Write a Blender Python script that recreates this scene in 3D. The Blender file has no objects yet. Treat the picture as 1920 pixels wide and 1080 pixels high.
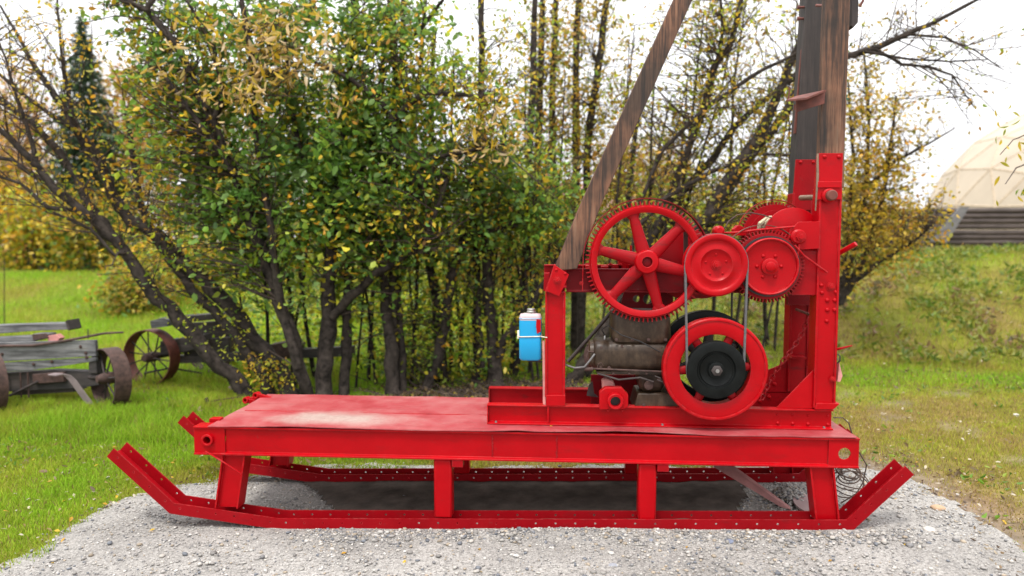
import bpy, bmesh, math, random
import numpy as np
from math import radians, sin, cos, pi, atan2, hypot
from mathutils import Vector

# ------------------------------------------------------------------ camera, world, sun
SC = bpy.context.scene
COL = SC.collection
random.seed(7)
RNG = np.random.default_rng(7)
F = 1320.0                                   # focal length in pixels of the 1920 px wide photograph
CH = 1.65
YAW = math.atan(88 / F); PITCH = math.atan(90 / hypot(F, 88))
FW = Vector((-sin(YAW) * cos(PITCH), cos(YAW) * cos(PITCH), -sin(PITCH)))
RT = Vector((cos(YAW), sin(YAW), 0)); UP = RT.cross(FW)
CAM = Vector((0, 0, CH))
cd = bpy.data.cameras.new('camera'); cam = bpy.data.objects.new('camera', cd); COL.objects.link(cam)
cam.location = CAM; cam.rotation_euler = (pi / 2 - PITCH, 0, YAW)
cd.sensor_width = 36; cd.lens = 36 * F / 1920; cd.clip_start = 0.05; cd.clip_end = 2000
cd.dof.use_dof = True; cd.dof.focus_distance = 4.12; cd.dof.aperture_fstop = 1.1
SC.camera = cam

SUN_EL, SUN_AZ = 66, 200                     # degrees; azimuth clockwise from +Y (north)
w = bpy.data.worlds.new('World'); SC.world = w; w.use_nodes = True
nt = w.node_tree; nt.nodes.clear()
sky = nt.nodes.new('ShaderNodeTexSky'); sky.sky_type = 'NISHITA'; sky.sun_disc = False
sky.sun_elevation = radians(SUN_EL); sky.sun_rotation = radians(SUN_AZ); sky.dust_density = 4
tc = nt.nodes.new('ShaderNodeTexCoord'); nz = nt.nodes.new('ShaderNodeTexNoise')
nz.inputs['Scale'].default_value = 2.2; nz.inputs['Detail'].default_value = 5
rmp = nt.nodes.new('ShaderNodeMapRange'); rmp.inputs[1].default_value = .3; rmp.inputs[2].default_value = .7
rmp.inputs[3].default_value = .82; rmp.inputs[4].default_value = .98
mx = nt.nodes.new('ShaderNodeMix'); mx.data_type = 'RGBA'
mx.inputs[7].default_value = (14.6, 14.6, 14.8, 1)       # the overcast layer
bg = nt.nodes.new('ShaderNodeBackground'); bg.inputs['Strength'].default_value = 0.1
out = nt.nodes.new('ShaderNodeOutputWorld')
L = nt.links.new
L(tc.outputs['Generated'], nz.inputs['Vector']); L(nz.outputs['Fac'], rmp.inputs[0]); L(rmp.outputs[0], mx.inputs[0])
sx_ = nt.nodes.new('ShaderNodeSeparateXYZ'); L(tc.outputs['Generated'], sx_.inputs[0])
ov = nt.nodes.new('ShaderNodeMapRange'); ov.inputs[3].default_value = .40; ov.inputs[4].default_value = 1.15      # overcast: zenith about three times the horizon
L(sx_.outputs[2], ov.inputs[0])
ml = nt.nodes.new('ShaderNodeMix'); ml.data_type = 'RGBA'; ml.blend_type = 'MULTIPLY'; ml.inputs[0].default_value = 1
L(sky.outputs[0], mx.inputs[6]); L(mx.outputs[2], ml.inputs[6]); L(ov.outputs[0], ml.inputs[7]); L(ml.outputs[2], bg.inputs[0]); L(bg.outputs[0], out.inputs[0])
sl = bpy.data.lights.new('sun', 'SUN'); sl.energy = 1.5; sl.angle = radians(11); sl.color = (1, .95, .88)
so = bpy.data.objects.new('sun', sl); COL.objects.link(so)
_sd = Vector((sin(radians(SUN_AZ)) * cos(radians(SUN_EL)), cos(radians(SUN_AZ)) * cos(radians(SUN_EL)), sin(radians(SUN_EL))))
so.rotation_euler = _sd.to_track_quat('Z', 'Y').to_euler(); so.location = (0, 0, 30)
SC.view_settings.view_transform = 'Standard'; SC.view_settings.look = 'None'
SC.view_settings.exposure = 1.08; SC.view_settings.gamma = 1; SC.view_settings.use_curve_mapping = False
SC.render.engine = 'CYCLES'
SC.cycles.max_bounces = 6; SC.cycles.diffuse_bounces = 3; SC.cycles.glossy_bounces = 3; SC.cycles.transparent_max_bounces = 6

# ------------------------------------------------------------------ maths helpers
def ray(x, y): return FW + RT * ((x - 960) / F) - UP * ((y - 540) / F)
def P(x, y, Y):
    d = ray(x, y); return CAM + d * (Y / d.y)
def G(x, y, z=0.0):
    d = ray(x, y); return CAM + d * ((z - CH) / d.z)
def mpp(p): return (Vector(p) - CAM).dot(FW) / F
def px_of(x, y, z):                          # numpy: world -> photograph pixels
    vx, vy, vz = x, y, z - CH
    d = vx * FW.x + vy * FW.y + vz * FW.z
    return 960 + F * (vx * RT.x + vy * RT.y) / d, 540 - F * (vx * UP.x + vy * UP.y + vz * UP.z) / d

def sstep(a, b, x):
    t = np.clip((x - a) / (b - a), 0, 1); return t * t * (3 - 2 * t)
def vnoise(x, y, s, seed=0):
    x = np.asarray(x, float) * s; y = np.asarray(y, float) * s
    xi = np.floor(x).astype(np.int64); yi = np.floor(y).astype(np.int64); fx = x - xi; fy = y - yi
    fx = fx * fx * (3 - 2 * fx); fy = fy * fy * (3 - 2 * fy)
    def h(a, b):
        n = (a * 374761393 + b * 668265263 + seed * 974711) & 0x7fffffff
        n = ((n ^ (n >> 13)) * 1274126177) & 0x7fffffff
        return ((n ^ (n >> 16)) & 0xffff) / 65535.0
    return (h(xi, yi) * (1 - fx) + h(xi + 1, yi) * fx) * (1 - fy) + (h(xi, yi + 1) * (1 - fx) + h(xi + 1, yi + 1) * fx) * fy
def fnoise(x, y, s, seed=0):
    return (vnoise(x, y, s, seed) + .5 * vnoise(x, y, s * 2.1, seed + 1) + .25 * vnoise(x, y, s * 4.3, seed + 2)) / 1.75

def H(x, y):
    """ground height"""
    x = np.asarray(x, float); y = np.asarray(y, float)
    z = 0.0253 * (np.clip(x, -2.4, 2.2) - 1.64)
    z = z + 0.80 * sstep(14.2, 19.5, y) * sstep(-5, -9.5, x)
    hr = np.interp(x, [-4, -1, 1.5, 5, 7.4, 10, 40], [0, .2, .35, 1.0, 1.30, 1.40, 1.5])
    z = z + hr * sstep(8.8, 14.2, y)
    z = z + (fnoise(x, y, .7, 3) - .5) * .10 * sstep(5.2, 8, y) + (vnoise(x, y, 2.3, 9) - .5) * .03 * sstep(4.9, 6, y)
    return z
def Hs(x, y): return float(H(np.array([x]), np.array([y]))[0])

# gravel outline traced on the ground
_gp = [(-330, 1200), (-60, 1092), (20, 1050), (105, 992), (215, 940), (300, 914), (380, 896), (470, 880), (560, 872), (700, 868), (900, 869),
       (1300, 870), (1500, 874), (1600, 880), (1660, 892), (1720, 912), (1780, 945), (1830, 985), (1872, 1030), (1930, 1090), (2050, 1200)]
GRAV = [(g.x, g.y) for g in (G(a, b, -.06 if a < 900 else 0) for a, b in _gp)] + [(3, .3), (-3, .3)]
def in_gravel(x, y):
    """signed distance, positive inside (metres)"""
    x = np.asarray(x, float); y = np.asarray(y, float)
    ins = np.zeros(x.shape, bool); dist = np.full(x.shape, 1e9); n = len(GRAV)
    for i in range(n):
        x1, y1 = GRAV[i]; x2, y2 = GRAV[(i + 1) % n]
        cond = (y1 > y) != (y2 > y)
        ins ^= cond & (x < (x2 - x1) * (y - y1) / ((y2 - y1) if y2 != y1 else 1e-9) + x1)
        l2 = (x2 - x1) ** 2 + (y2 - y1) ** 2
        t = np.clip(((x - x1) * (x2 - x1) + (y - y1) * (y2 - y1)) / l2, 0, 1)
        dist = np.minimum(dist, np.hypot(x - x1 - t * (x2 - x1), y - y1 - t * (y2 - y1)))
    return np.where(ins, dist, -dist)

def edge_noise(x, y): return (fnoise(x, y, 5, 41) - .5) * .26 + (fnoise(x, y, 1.8, 42) - .5) * .34
# ------------------------------------------------------------------ materials
def mat(name):
    m = bpy.data.materials.new(name); m.use_nodes = True
    t = m.node_tree; b = t.nodes['Principled BSDF']
    return m, t, b
def noise_node(t, scale, detail=4, coord='Object', rough=.6, stretch=None):
    tcn = t.nodes.new('ShaderNodeTexCoord'); n = t.nodes.new('ShaderNodeTexNoise')
    n.inputs['Scale'].default_value = scale; n.inputs['Detail'].default_value = detail; n.inputs['Roughness'].default_value = rough
    if stretch:
        mp = t.nodes.new('ShaderNodeMapping'); mp.inputs['Scale'].default_value = stretch
        t.links.new(tcn.outputs[coord], mp.inputs[0]); t.links.new(mp.outputs[0], n.inputs['Vector'])
    else:
        t.links.new(tcn.outputs[coord], n.inputs['Vector'])
    return n
def ramp(t, src, stops):
    r = t.nodes.new('ShaderNodeValToRGB'); e = r.color_ramp.elements
    while len(e) > 1: e.remove(e[0])
    e[0].position = stops[0][0]; e[0].color = (*stops[0][1], 1)
    for p, c in stops[1:]:
        k = e.new(p); k.color = (*c, 1)
    t.links.new(src, r.inputs[0]); return r
def mixc(t, fac, a, b, mode='MIX'):
    m = t.nodes.new('ShaderNodeMix'); m.data_type = 'RGBA'; m.blend_type = mode
    for s, i in ((fac, 0), (a, 6), (b, 7)):
        if isinstance(s, (int, float)): m.inputs[i].default_value = s
        elif isinstance(s, tuple): m.inputs[i].default_value = (*s, 1)
        else: t.links.new(s, m.inputs[i])
    return m.outputs[2]
def bump(t, b, src, strength=.3, dist=.01):
    n = t.nodes.new('ShaderNodeBump'); n.inputs['Strength'].default_value = strength; n.inputs['Distance'].default_value = dist
    t.links.new(src, n.inputs['Height']); t.links.new(n.outputs[0], b.inputs['Normal'])
def simple(name, c, rough=.5, metal=0, var=.25, scale=8, bmp=0, spec=.5):
    m, t, b = mat(name); b.inputs['Roughness'].default_value = rough; b.inputs['Metallic'].default_value = metal
    b.inputs['Specular IOR Level'].default_value = spec
    n = noise_node(t, scale)
    r = ramp(t, n.outputs['Fac'], [(.3, tuple(x * (1 - var) for x in c)), (.7, tuple(min(1, x * (1 + var)) for x in c))])
    t.links.new(r.outputs[0], b.inputs['Base Color'])
    if bmp: bump(t, b, n.outputs['Fac'], bmp, .006)
    return m

def red_paint(name, c=(.355, .0007, .0042), rough=.30, chips=.25, fade=.03, grime=.22):
    m, t, b = mat(name)
    n1 = noise_node(t, 3.0, 6); n2 = noise_node(t, 26, 5, rough=.7); n3 = noise_node(t, 90, 3)
    base = ramp(t, n1.outputs['Fac'], [(.3, tuple(x * .82 for x in c)), (.7, tuple(x * 1.1 for x in c))]).outputs[0]
    f = t.nodes.new('ShaderNodeMapRange'); f.inputs[1].default_value = .60; f.inputs[2].default_value = .74; f.inputs[4].default_value = fade
    t.links.new(n2.outputs['Fac'], f.inputs[0])
    base = mixc(t, f.outputs[0], base, (.45, .05, .05))
    if chips:
        f2 = t.nodes.new('ShaderNodeMapRange'); f2.inputs[1].default_value = .66; f2.inputs[2].default_value = .70; f2.inputs[4].default_value = chips
        t.links.new(n2.outputs['Fac'], f2.inputs[0])
        base = mixc(t, f2.outputs[0], base, (.06, .03, .025))
    # paint rubbed pale along the edges
    bv = t.nodes.new('ShaderNodeBevel'); bv.samples = 4; bv.inputs['Radius'].default_value = .005
    ge = t.nodes.new('ShaderNodeNewGeometry'); dt = t.nodes.new('ShaderNodeVectorMath'); dt.operation = 'DOT_PRODUCT'
    t.links.new(bv.outputs[0], dt.inputs[0]); t.links.new(ge.outputs['Normal'], dt.inputs[1])
    em = t.nodes.new('ShaderNodeMapRange'); em.inputs[1].default_value = .985; em.inputs[2].default_value = .90; em.inputs[4].default_value = 1
    t.links.new(dt.outputs['Value'], em.inputs[0])
    en = t.nodes.new('ShaderNodeMapRange'); en.inputs[1].default_value = .42; en.inputs[2].default_value = .62; en.inputs[4].default_value = .55
    t.links.new(n2.outputs['Fac'], en.inputs[0])
    mm = t.nodes.new('ShaderNodeMath'); mm.operation = 'MULTIPLY'; t.links.new(em.outputs[0], mm.inputs[0]); t.links.new(en.outputs[0], mm.inputs[1])
    base = mixc(t, mm.outputs[0], base, (.42, .10, .095))
    # long soft dirt and rub marks
    n4 = noise_node(t, 5, 5, rough=.7, stretch=(1, 1, 3)); f4 = t.nodes.new('ShaderNodeMapRange'); f4.inputs[1].default_value = .56; f4.inputs[2].default_value = .72; f4.inputs[4].default_value = grime
    t.links.new(n4.outputs['Fac'], f4.inputs[0]); base = mixc(t, f4.outputs[0], base, (.045, .014, .013))
    t.links.new(base, b.inputs['Base Color'])
    rr = t.nodes.new('ShaderNodeMapRange'); rr.inputs[3].default_value = rough - .08; rr.inputs[4].default_value = rough + .16
    t.links.new(n1.outputs['Fac'], rr.inputs[0]); t.links.new(rr.outputs[0], b.inputs['Roughness'])
    b.inputs['Specular IOR Level'].default_value = .15
    hb_ = t.nodes.new('ShaderNodeMath'); hb_.operation = 'MULTIPLY_ADD'; hb_.inputs[1].default_value = 1.6; t.links.new(n2.outputs['Fac'], hb_.inputs[0]); t.links.new(n3.outputs['Fac'], hb_.inputs[2])
    bump(t, b, hb_.outputs[0], .20, .0025)
    return m
M = {}
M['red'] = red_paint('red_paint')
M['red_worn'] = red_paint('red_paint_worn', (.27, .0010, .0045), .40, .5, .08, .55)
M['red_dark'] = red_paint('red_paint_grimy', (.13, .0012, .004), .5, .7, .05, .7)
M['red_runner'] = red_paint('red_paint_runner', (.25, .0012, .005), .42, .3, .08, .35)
M['pink'] = simple('faded_pink_paint', (.52, .22, .20), .6, var=.25, scale=14)
M['rust'] = simple('rusty_iron', (.060, .032, .026), .8, 0, .5, 22, .4)
M['rust_red'] = simple('red_brown_primer', (.115, .030, .020), .7, 0, .35, 18, .2)
M['dark_iron'] = simple('dark_iron', (.035, .026, .024), .7, .0, .4, 20, .3)
M['steel'] = simple('bare_steel', (.32, .31, .30), .45, .9, .3, 20)
M['hose'] = simple('grey_hose', (.11, .105, .105), .5, 0, .3, 40)
M['tan_rod'] = simple('worn_tan_steel', (.20, .125, .085), .5, .2, .3, 30)
M['black'] = simple('black_enamel', (.006, .007, .0068), .34, 0, .4, 12, spec=.12)
M['rubber'] = simple('grey_rubber_belt', (.085, .082, .085), .55, 0, .25, 60)
M['rubber_dark'] = simple('black_rubber_belt', (.012, .011, .012), .5, 0, .25, 60)
M['rope'] = simple('frayed_rope', (.42, .37, .25), .9, 0, .4, 80, .6)
M['cable'] = simple('rusty_steel_cable', (.085, .058, .045), .6, .3, .35, 50)
M['bark'] = simple('dark_willow_bark', (.034, .027, .023), .9, 0, .8, 15, .9, spec=.2)
M['bark_pale'] = simple('grey_bark', (.10, .085, .072), .9, 0, .45, 25, .6, spec=.2)
M['twig'] = simple('brown_twig_bark', (.060, .043, .035), .85, 0, .4, 40, spec=.2)
M['stone'] = simple('brown_stone', (.30, .22, .16), .85, 0, .3, 14, .4)

# engine casting: oily brown grey with rust and a few paint drips
m, t, b = mat('oily_cast_iron'); n1 = noise_node(t, 7, 7, rough=.7); n2 = noise_node(t, 16, 4, stretch=(1, 1, .45))
base = ramp(t, n1.outputs['Fac'], [(.25, (.014, .009, .006)), (.42, (.038, .024, .015)), (.56, (.066, .044, .028)), (.66, (.055, .026, .012)), (.8, (.070, .053, .040))]).outputs[0]
f = ramp(t, n2.outputs['Fac'], [(.45, (.55, .5, .48)), (.62, (1, 1, 1))]).outputs[0]
t.links.new(mixc(t, 1.0, base, f, 'MULTIPLY'), b.inputs['Base Color']); b.inputs['Roughness'].default_value = .42; b.inputs['Specular IOR Level'].default_value = .3
bump(t, b, n1.outputs['Fac'], .16, .003); M['engine'] = m

# deck sheet: faded red, dusty pale patch towards the left front
m, t, b = mat('faded_red_deck_sheet')
n1 = noise_node(t, 2.6, 7, rough=.65); n2 = noise_node(t, 38, 5, rough=.75); n3 = noise_node(t, 3.2, 6, rough=.65)
base = ramp(t, n1.outputs['Fac'], [(.28, (.24, .014, .020)), (.45, (.30, .045, .052)), (.58, (.33, .085, .088)), (.75, (.36, .16, .15))]).outputs[0]
f = t.nodes.new('ShaderNodeMapRange'); f.inputs[1].default_value = .56; f.inputs[2].default_value = .75; f.inputs[4].default_value = .5
t.links.new(n2.outputs['Fac'], f.inputs[0]); base = mixc(t, f.outputs[0], base, (.42, .22, .205))
n5 = noise_node(t, 6, 7, rough=.75, stretch=(.35, 3, 1)); f5 = t.nodes.new('ShaderNodeMapRange'); f5.inputs[1].default_value = .55; f5.inputs[2].default_value = .66; f5.inputs[4].default_value = .55
t.links.new(n5.outputs['Fac'], f5.inputs[0]); base = mixc(t, f5.outputs[0], base, (.17, .022, .024))
tcn = t.nodes.new('ShaderNodeTexCoord'); mp = t.nodes.new('ShaderNodeMapping'); mp.vector_type = 'TEXTURE'
DUST = mp
t.links.new(tcn.outputs['Object'], mp.inputs[0])
gr = t.nodes.new('ShaderNodeVectorMath'); gr.operation = 'LENGTH'; t.links.new(mp.outputs[0], gr.inputs[0])
ad = t.nodes.new('ShaderNodeMath'); ad.operation = 'MULTIPLY_ADD'; t.links.new(n3.outputs['Fac'], ad.inputs[0]); ad.inputs[1].default_value = 1.6
t.links.new(gr.outputs['Value'], ad.inputs[2])
dm = t.nodes.new('ShaderNodeMapRange'); dm.inputs[1].default_value = 1.95; dm.inputs[2].default_value = 1.2; dm.inputs[4].default_value = .78
t.links.new(ad.outputs[0], dm.inputs[0])
base = mixc(t, dm.outputs[0], base, ramp(t, n2.outputs['Fac'], [(.3, (.27, .22, .19)), (.7, (.42, .37, .33))]).outputs[0])
t.links.new(base, b.inputs['Base Color']); b.inputs['Roughness'].default_value = .40; bump(t, b, n2.outputs['Fac'], .18, .003)
M['deck'] = m

def wood(name, stops, scale=3, axis=(14, 14, .7), rough=.75, band=None):
    m, t, b = mat(name)
    n1 = noise_node(t, scale, 8, rough=.7, stretch=axis); n2 = noise_node(t, 2.3, 4)
    base = ramp(t, n1.outputs['Fac'], stops).outputs[0]
    f = ramp(t, n2.outputs['Fac'], [(.42, (1, 1, 1)), (.62, band or (.55, .62, .66))]).outputs[0]
    t.links.new(mixc(t, 1.0, base, f, 'MULTIPLY'), b.inputs['Base Color']); b.inputs['Roughness'].default_value = rough
    bump(t, b, n1.outputs['Fac'], .35, .004); return m
M['timber'] = wood('weathered_brown_timber', [(.32, (.016, .010, .008)), (.44, (.060, .028, .016)), (.53, (.155, .066, .034)), (.64, (.20, .105, .060)), (.76, (.07, .055, .05))], band=(.30, .36, .40))
M['timber_dark'] = wood('dark_creosoted_timber', [(.35, (.018, .013, .012)), (.6, (.045, .032, .028)), (.75, (.07, .052, .045))])
M['timber_edge'] = M['timber']
M['wood_grey'] = wood('silvery_weathered_plank', [(.3, (.025, .024, .024)), (.45, (.09, .09, .092)), (.58, (.19, .19, .192)), (.7, (.13, .115, .10)), (.82, (.06, .05, .045))], axis=(.7, 12, 12), band=(.55, .55, .6))
M['wood_dark'] = wood('dark_weathered_beam', [(.3, (.02, .017, .016)), (.6, (.07, .055, .05)), (.8, (.12, .10, .095))], axis=(.7, 12, 12))
M['log'] = wood('grey_brown_log', [(.3, (.028, .020, .018)), (.55, (.070, .052, .046)), (.75, (.12, .095, .085))], axis=(.7, 8, 8), band=(.7, .68, .7))

# attribute-coloured materials (leaf, grass, pebbles, ground)
def attr_mat(name, rough=.6, transl=0., spec=.3, var=0):
    m, t, b = mat(name); a = t.nodes.new('ShaderNodeAttribute'); a.attribute_name = 'tint'
    c = a.outputs['Color']
    if var:
        n = noise_node(t, var, 5, rough=.7); r = ramp(t, n.outputs['Fac'], [(.3, (.6, .6, .6)), (.72, (1.25, 1.25, 1.25))])
        c = mixc(t, 1.0, c, r.outputs[0], 'MULTIPLY'); bump(t, b, n.outputs['Fac'], .5, .01)
    t.links.new(c, b.inputs['Base Color']); b.inputs['Roughness'].default_value = rough; b.inputs['Specular IOR Level'].default_value = spec
    if transl:
        tr = t.nodes.new('ShaderNodeBsdfTranslucent'); t.links.new(c, tr.inputs[0])
        ms = t.nodes.new('ShaderNodeMixShader'); ms.inputs[0].default_value = transl
        t.links.new(b.outputs[0], ms.inputs[1]); t.links.new(tr.outputs[0], ms.inputs[2])
        t.links.new(ms.outputs[0], t.nodes['Material Output'].inputs[0])
    return m
M['leaf'] = attr_mat('leaf', .42, .48, .42)
M['grass'] = attr_mat('grass_blades', .6, .38, .2)
M['pebble'] = attr_mat('pebbles', .75, 0, .3)
M['ground'] = attr_mat('turf_soil', .95, 0, .1, 9)

m, t, b = mat('crushed_gravel'); tcn = t.nodes.new('ShaderNodeTexCoord')
vo = t.nodes.new('ShaderNodeTexVoronoi'); vo.inputs['Scale'].default_value = 95; t.links.new(tcn.outputs['Object'], vo.inputs['Vector'])
vo2 = t.nodes.new('ShaderNodeTexVoronoi'); vo2.inputs['Scale'].default_value = 230; t.links.new(tcn.outputs['Object'], vo2.inputs['Vector'])
n1 = noise_node(t, 1.1, 6, rough=.65); n2 = noise_node(t, 260, 2)
sep = t.nodes.new('ShaderNodeSeparateColor'); t.links.new(vo.outputs['Color'], sep.inputs[0])
c1 = ramp(t, sep.outputs[0], [(0, (.13, .128, .128)), (.2, (.26, .248, .235)), (.5, (.37, .352, .328)), (.75, (.43, .41, .385)), (1, (.60, .58, .55))]).outputs[0]
sep2 = t.nodes.new('ShaderNodeSeparateColor'); t.links.new(vo2.outputs['Color'], sep2.inputs[0])
c2 = ramp(t, sep2.outputs[1], [(0, (.22, .21, .20)), (.6, (.38, .36, .335)), (1, (.50, .48, .45))]).outputs[0]
c = mixc(t, 1.0, mixc(t, .5, c1, c2), (.91, .91, .915), 'MULTIPLY')
c = mixc(t, 1.0, c, ramp(t, n1.outputs['Fac'], [(.32, (.66, .655, .65)), (.6, (.95, .95, .945)), (.75, (1.03, 1.03, 1.02))]).outputs[0], 'MULTIPLY')
t.links.new(c, b.inputs['Base Color']); b.inputs['Roughness'].default_value = .9; b.inputs['Specular IOR Level'].default_value = .2
hh = t.nodes.new('ShaderNodeMath'); hh.operation = 'ADD'; t.links.new(vo.outputs['Distance'], hh.inputs[0]); t.links.new(vo2.outputs['Distance'], hh.inputs[1])
bump(t, b, hh.outputs[0], .7, .006); M['gravel'] = m

# ------------------------------------------------------------------ object plumbing
WO = {}
def worg(o): return WO.get(o.name, Vector((0, 0, 0))) if o else Vector((0, 0, 0))
def tag(o, label=None, cat=None, group=None, kind=None):
    if label: o['label'] = label
    if cat: o['category'] = cat
    if group: o['group'] = group
    if kind: o['kind'] = kind
    return o
def thing(name, loc, label, cat, group=None):
    o = bpy.data.objects.new(name, None); COL.objects.link(o); o.location = loc; o.empty_display_size = .1
    WO[o.name] = Vector(loc); return tag(o, label, cat, group)

class MB:
    def __init__(s): s.v = []; s.f = []
    def add(s, vs, fs):
        n = len(s.v); s.v += [tuple(p) for p in vs]; s.f += [tuple(i + n for i in q) for q in fs]; return s
    def ext(s, poly, O, U, V, D):
        """polygon (a,b) in the plane O+aU+bV swept by D"""
        O, U, V, D = Vector(O), Vector(U), Vector(V), Vector(D); n = len(poly)
        a = [O + U * p + V * q for p, q in poly]
        return s.add(a + [p + D for p in a], [tuple(range(n)), tuple(range(2 * n - 1, n - 1, -1))] + [(i, i + n, (i + 1) % n + n, (i + 1) % n) for i in range(n)])
    def px(s, poly, Ya, Yb):
        """polygon given in photograph pixels on the plane Y=Ya, swept along Y to Yb"""
        pts = [P(x, y, Ya) for x, y in poly]
        return s.ext([(p.x, p.z) for p in pts], (0, Ya, 0), (1, 0, 0), (0, 0, 1), (0, Yb - Ya, 0))
    def box(s, x0, x1, y0, y1, z0, z1):
        return s.ext([(x0, z0), (x1, z0), (x1, z1), (x0, z1)], (0, y0, 0), (1, 0, 0), (0, 0, 1), (0, y1 - y0, 0))
    def beam(s, A, B, w, h, up=(0, 0, 1), poly=None):
        A, B = Vector(A), Vector(B); d = (B - A).normalized(); side = d.cross(Vector(up)).normalized(); u = side.cross(d)
        poly = poly or [(-w / 2, -h / 2), (w / 2, -h / 2), (w / 2, h / 2), (-w / 2, h / 2)]
        return s.ext(poly, A, side, u, B - A)
    def lathe(s, c, prof, n=48, axis=(0, 1, 0), closed=True):
        """prof: list of (radius, offset along axis); closed joins last to first"""
        c = Vector(c); a = Vector(axis).normalized(); ref = Vector((0, 0, 1)) if abs(a.z) < .9 else Vector((1, 0, 0))
        u = a.cross(ref).normalized(); v = u.cross(a); vs = []; m = len(prof); fs = []
        for i in range(n):
            th = 2 * pi * i / n; dr = u * cos(th) + v * sin(th)
            vs += [c + dr * r + a * o for r, o in prof]
        for i in range(n):
            j = (i + 1) % n
            for k in range(m if closed else m - 1):
                l = (k + 1) % m; fs.append((i * m + k, i * m + l, j * m + l, j * m + k))
        return s.add(vs, fs)
    def disc(s, c, prof, n=48, axis=(0, 1, 0)):
        """like lathe but profile ends are capped on the axis"""
        pr = [(max(r, 1e-4), o) for r, o in prof]; pr = [(1e-4, pr[0][1])] + pr + [(1e-4, pr[-1][1])]
        return s.lathe(c, pr, n, axis, closed=False)
    def tube(s, pts, r, n=8, cap=True):
        pts = [Vector(p) for p in pts]; k = len(pts); rs = r if isinstance(r, (list, tuple)) else [r] * k
        d0 = (pts[1] - pts[0]).normalized(); ref = Vector((0, 0, 1)) if abs(d0.z) < .9 else Vector((1, 0, 0))
        u = d0.cross(ref).normalized(); vs = []
        for i, p in enumerate(pts):
            d = (pts[min(i + 1, k - 1)] - pts[max(i - 1, 0)]).normalized()
            u = (u - d * u.dot(d)).normalized(); v = d.cross(u)
            vs += [p + (u * cos(2 * pi * j / n) + v * sin(2 * pi * j / n)) * rs[i] for j in range(n)]
        fs = [(i * n + j, i * n + (j + 1) % n, (i + 1) * n + (j + 1) % n, (i + 1) * n + j) for i in range(k - 1) for j in range(n)]
        if cap: fs += [tuple(range(n - 1, -1, -1)), tuple(range((k - 1) * n, k * n))]
        return s.add(vs, fs)
    def taper(s, A, B, wa, ha, wb, hb, n=12, up=(0, 1, 0)):
        A, B = Vector(A), Vector(B); d = (B - A).normalized(); u = d.cross(Vector(up)).normalized(); v = u.cross(d); vs = []
        for p, ww, h in ((A, wa, ha), (B, wb, hb)):
            vs += [p + u * cos(2 * pi * j / n) * ww / 2 + v * sin(2 * pi * j / n) * h / 2 for j in range(n)]
        return s.add(vs, [(j, (j + 1) % n, n + (j + 1) % n, n + j) for j in range(n)] + [tuple(range(n - 1, -1, -1)), tuple(range(n, 2 * n))])
    def gear(s, c, y0, y1, rin, rroot, rtip, nteeth, duty=.5):
        c = Vector(c); prof = []; da = 2 * pi / nteeth
        for i in range(nteeth):
            a = i * da
            for fr, r in ((0, rroot), (.5 - duty / 2 + .07, rroot), (.5 - duty / 2 + .15, rtip), (.5 + duty / 2 - .15, rtip), (.5 + duty / 2 - .07, rroot)):
                prof.append((a + fr * da, r))
        n = len(prof); vs = []
        for (a, r) in prof:
            for rr, yy in ((r, y0), (r, y1), (rin, y1), (rin, y0)): vs.append((c.x + cos(a) * rr, yy, c.z + sin(a) * rr))
        fs = []
        for i in range(n):
            j = (i + 1) % n
            for k in range(4): l = (k + 1) % 4; fs.append((i * 4 + k, i * 4 + l, j * 4 + l, j * 4 + k))
        return s.add(vs, fs)
    def holed(s, quad, D, hc, hr, n=14):
        """four corners (Vectors) of a plate with a round hole at hc, thickness vector D"""
        q = [Vector(p) for p in quad]; D = Vector(D); hc = Vector(hc)
        u = (q[1] - q[0]).normalized(); nn = D.normalized(); v = nn.cross(u)
        loc = [((p - hc).dot(u), (p - hc).dot(v)) for p in q]
        angs = sorted([2 * pi * (i + .5) / n for i in range(n)] + [atan2(b, a) % (2 * pi) for a, b in loc])
        outp = []
        for a in angs:
            dx, dy = cos(a), sin(a); best = 1e9
            for i in range(4):
                (x1, y1), (x2, y2) = loc[i], loc[(i + 1) % 4]; ex, ey = x2 - x1, y2 - y1; den = dx * ey - dy * ex
                if abs(den) < 1e-12: continue
                tt = (x1 * ey - y1 * ex) / den; ss = (x1 * dy - y1 * dx) / den
                if tt > 0 and -1e-6 <= ss <= 1 + 1e-6: best = min(best, tt)
            outp.append((dx * best, dy * best))
        k = len(angs); vs = []
        for (ox, oy), a in zip(outp, angs):
            o = hc + u * ox + v * oy; i_ = hc + u * cos(a) * hr + v * sin(a) * hr
            vs += [o, o + D, i_ + D, i_]
        fs = []
        for i in range(k):
            j = (i + 1) % k
            for e in range(4): l = (e + 1) % 4; fs.append((i * 4 + e, i * 4 + l, j * 4 + l, j * 4 + e))
        return s.add(vs, fs)
    def build(s, name, m, parent=None, origin=None, smooth=38, bevel=0, label=None, kind=None):
        o_w = Vector(origin) if origin is not None else worg(parent).copy()
        me = bpy.data.meshes.new(name); me.from_pydata([(a - o_w.x, b - o_w.y, c - o_w.z) for a, b, c in s.v], [], s.f)
        me.materials.append(m)
        bm = bmesh.new(); bm.from_mesh(me); bmesh.ops.recalc_face_normals(bm, faces=bm.faces); bm.to_mesh(me); bm.free()
        if smooth: me.shade_smooth(); me.set_sharp_from_angle(angle=radians(smooth))
        o = bpy.data.objects.new(name, me); COL.objects.link(o); WO[o.name] = o_w
        o.location = o_w - worg(parent) if parent else o_w
        if parent: o.parent = parent
        if bevel:
            bv = o.modifiers.new('Bevel', 'BEVEL'); bv.width = bevel; bv.segments = 2; bv.limit_method = 'ANGLE'; bv.angle_limit = radians(40)
        return tag(o, label, kind=kind)

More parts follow.
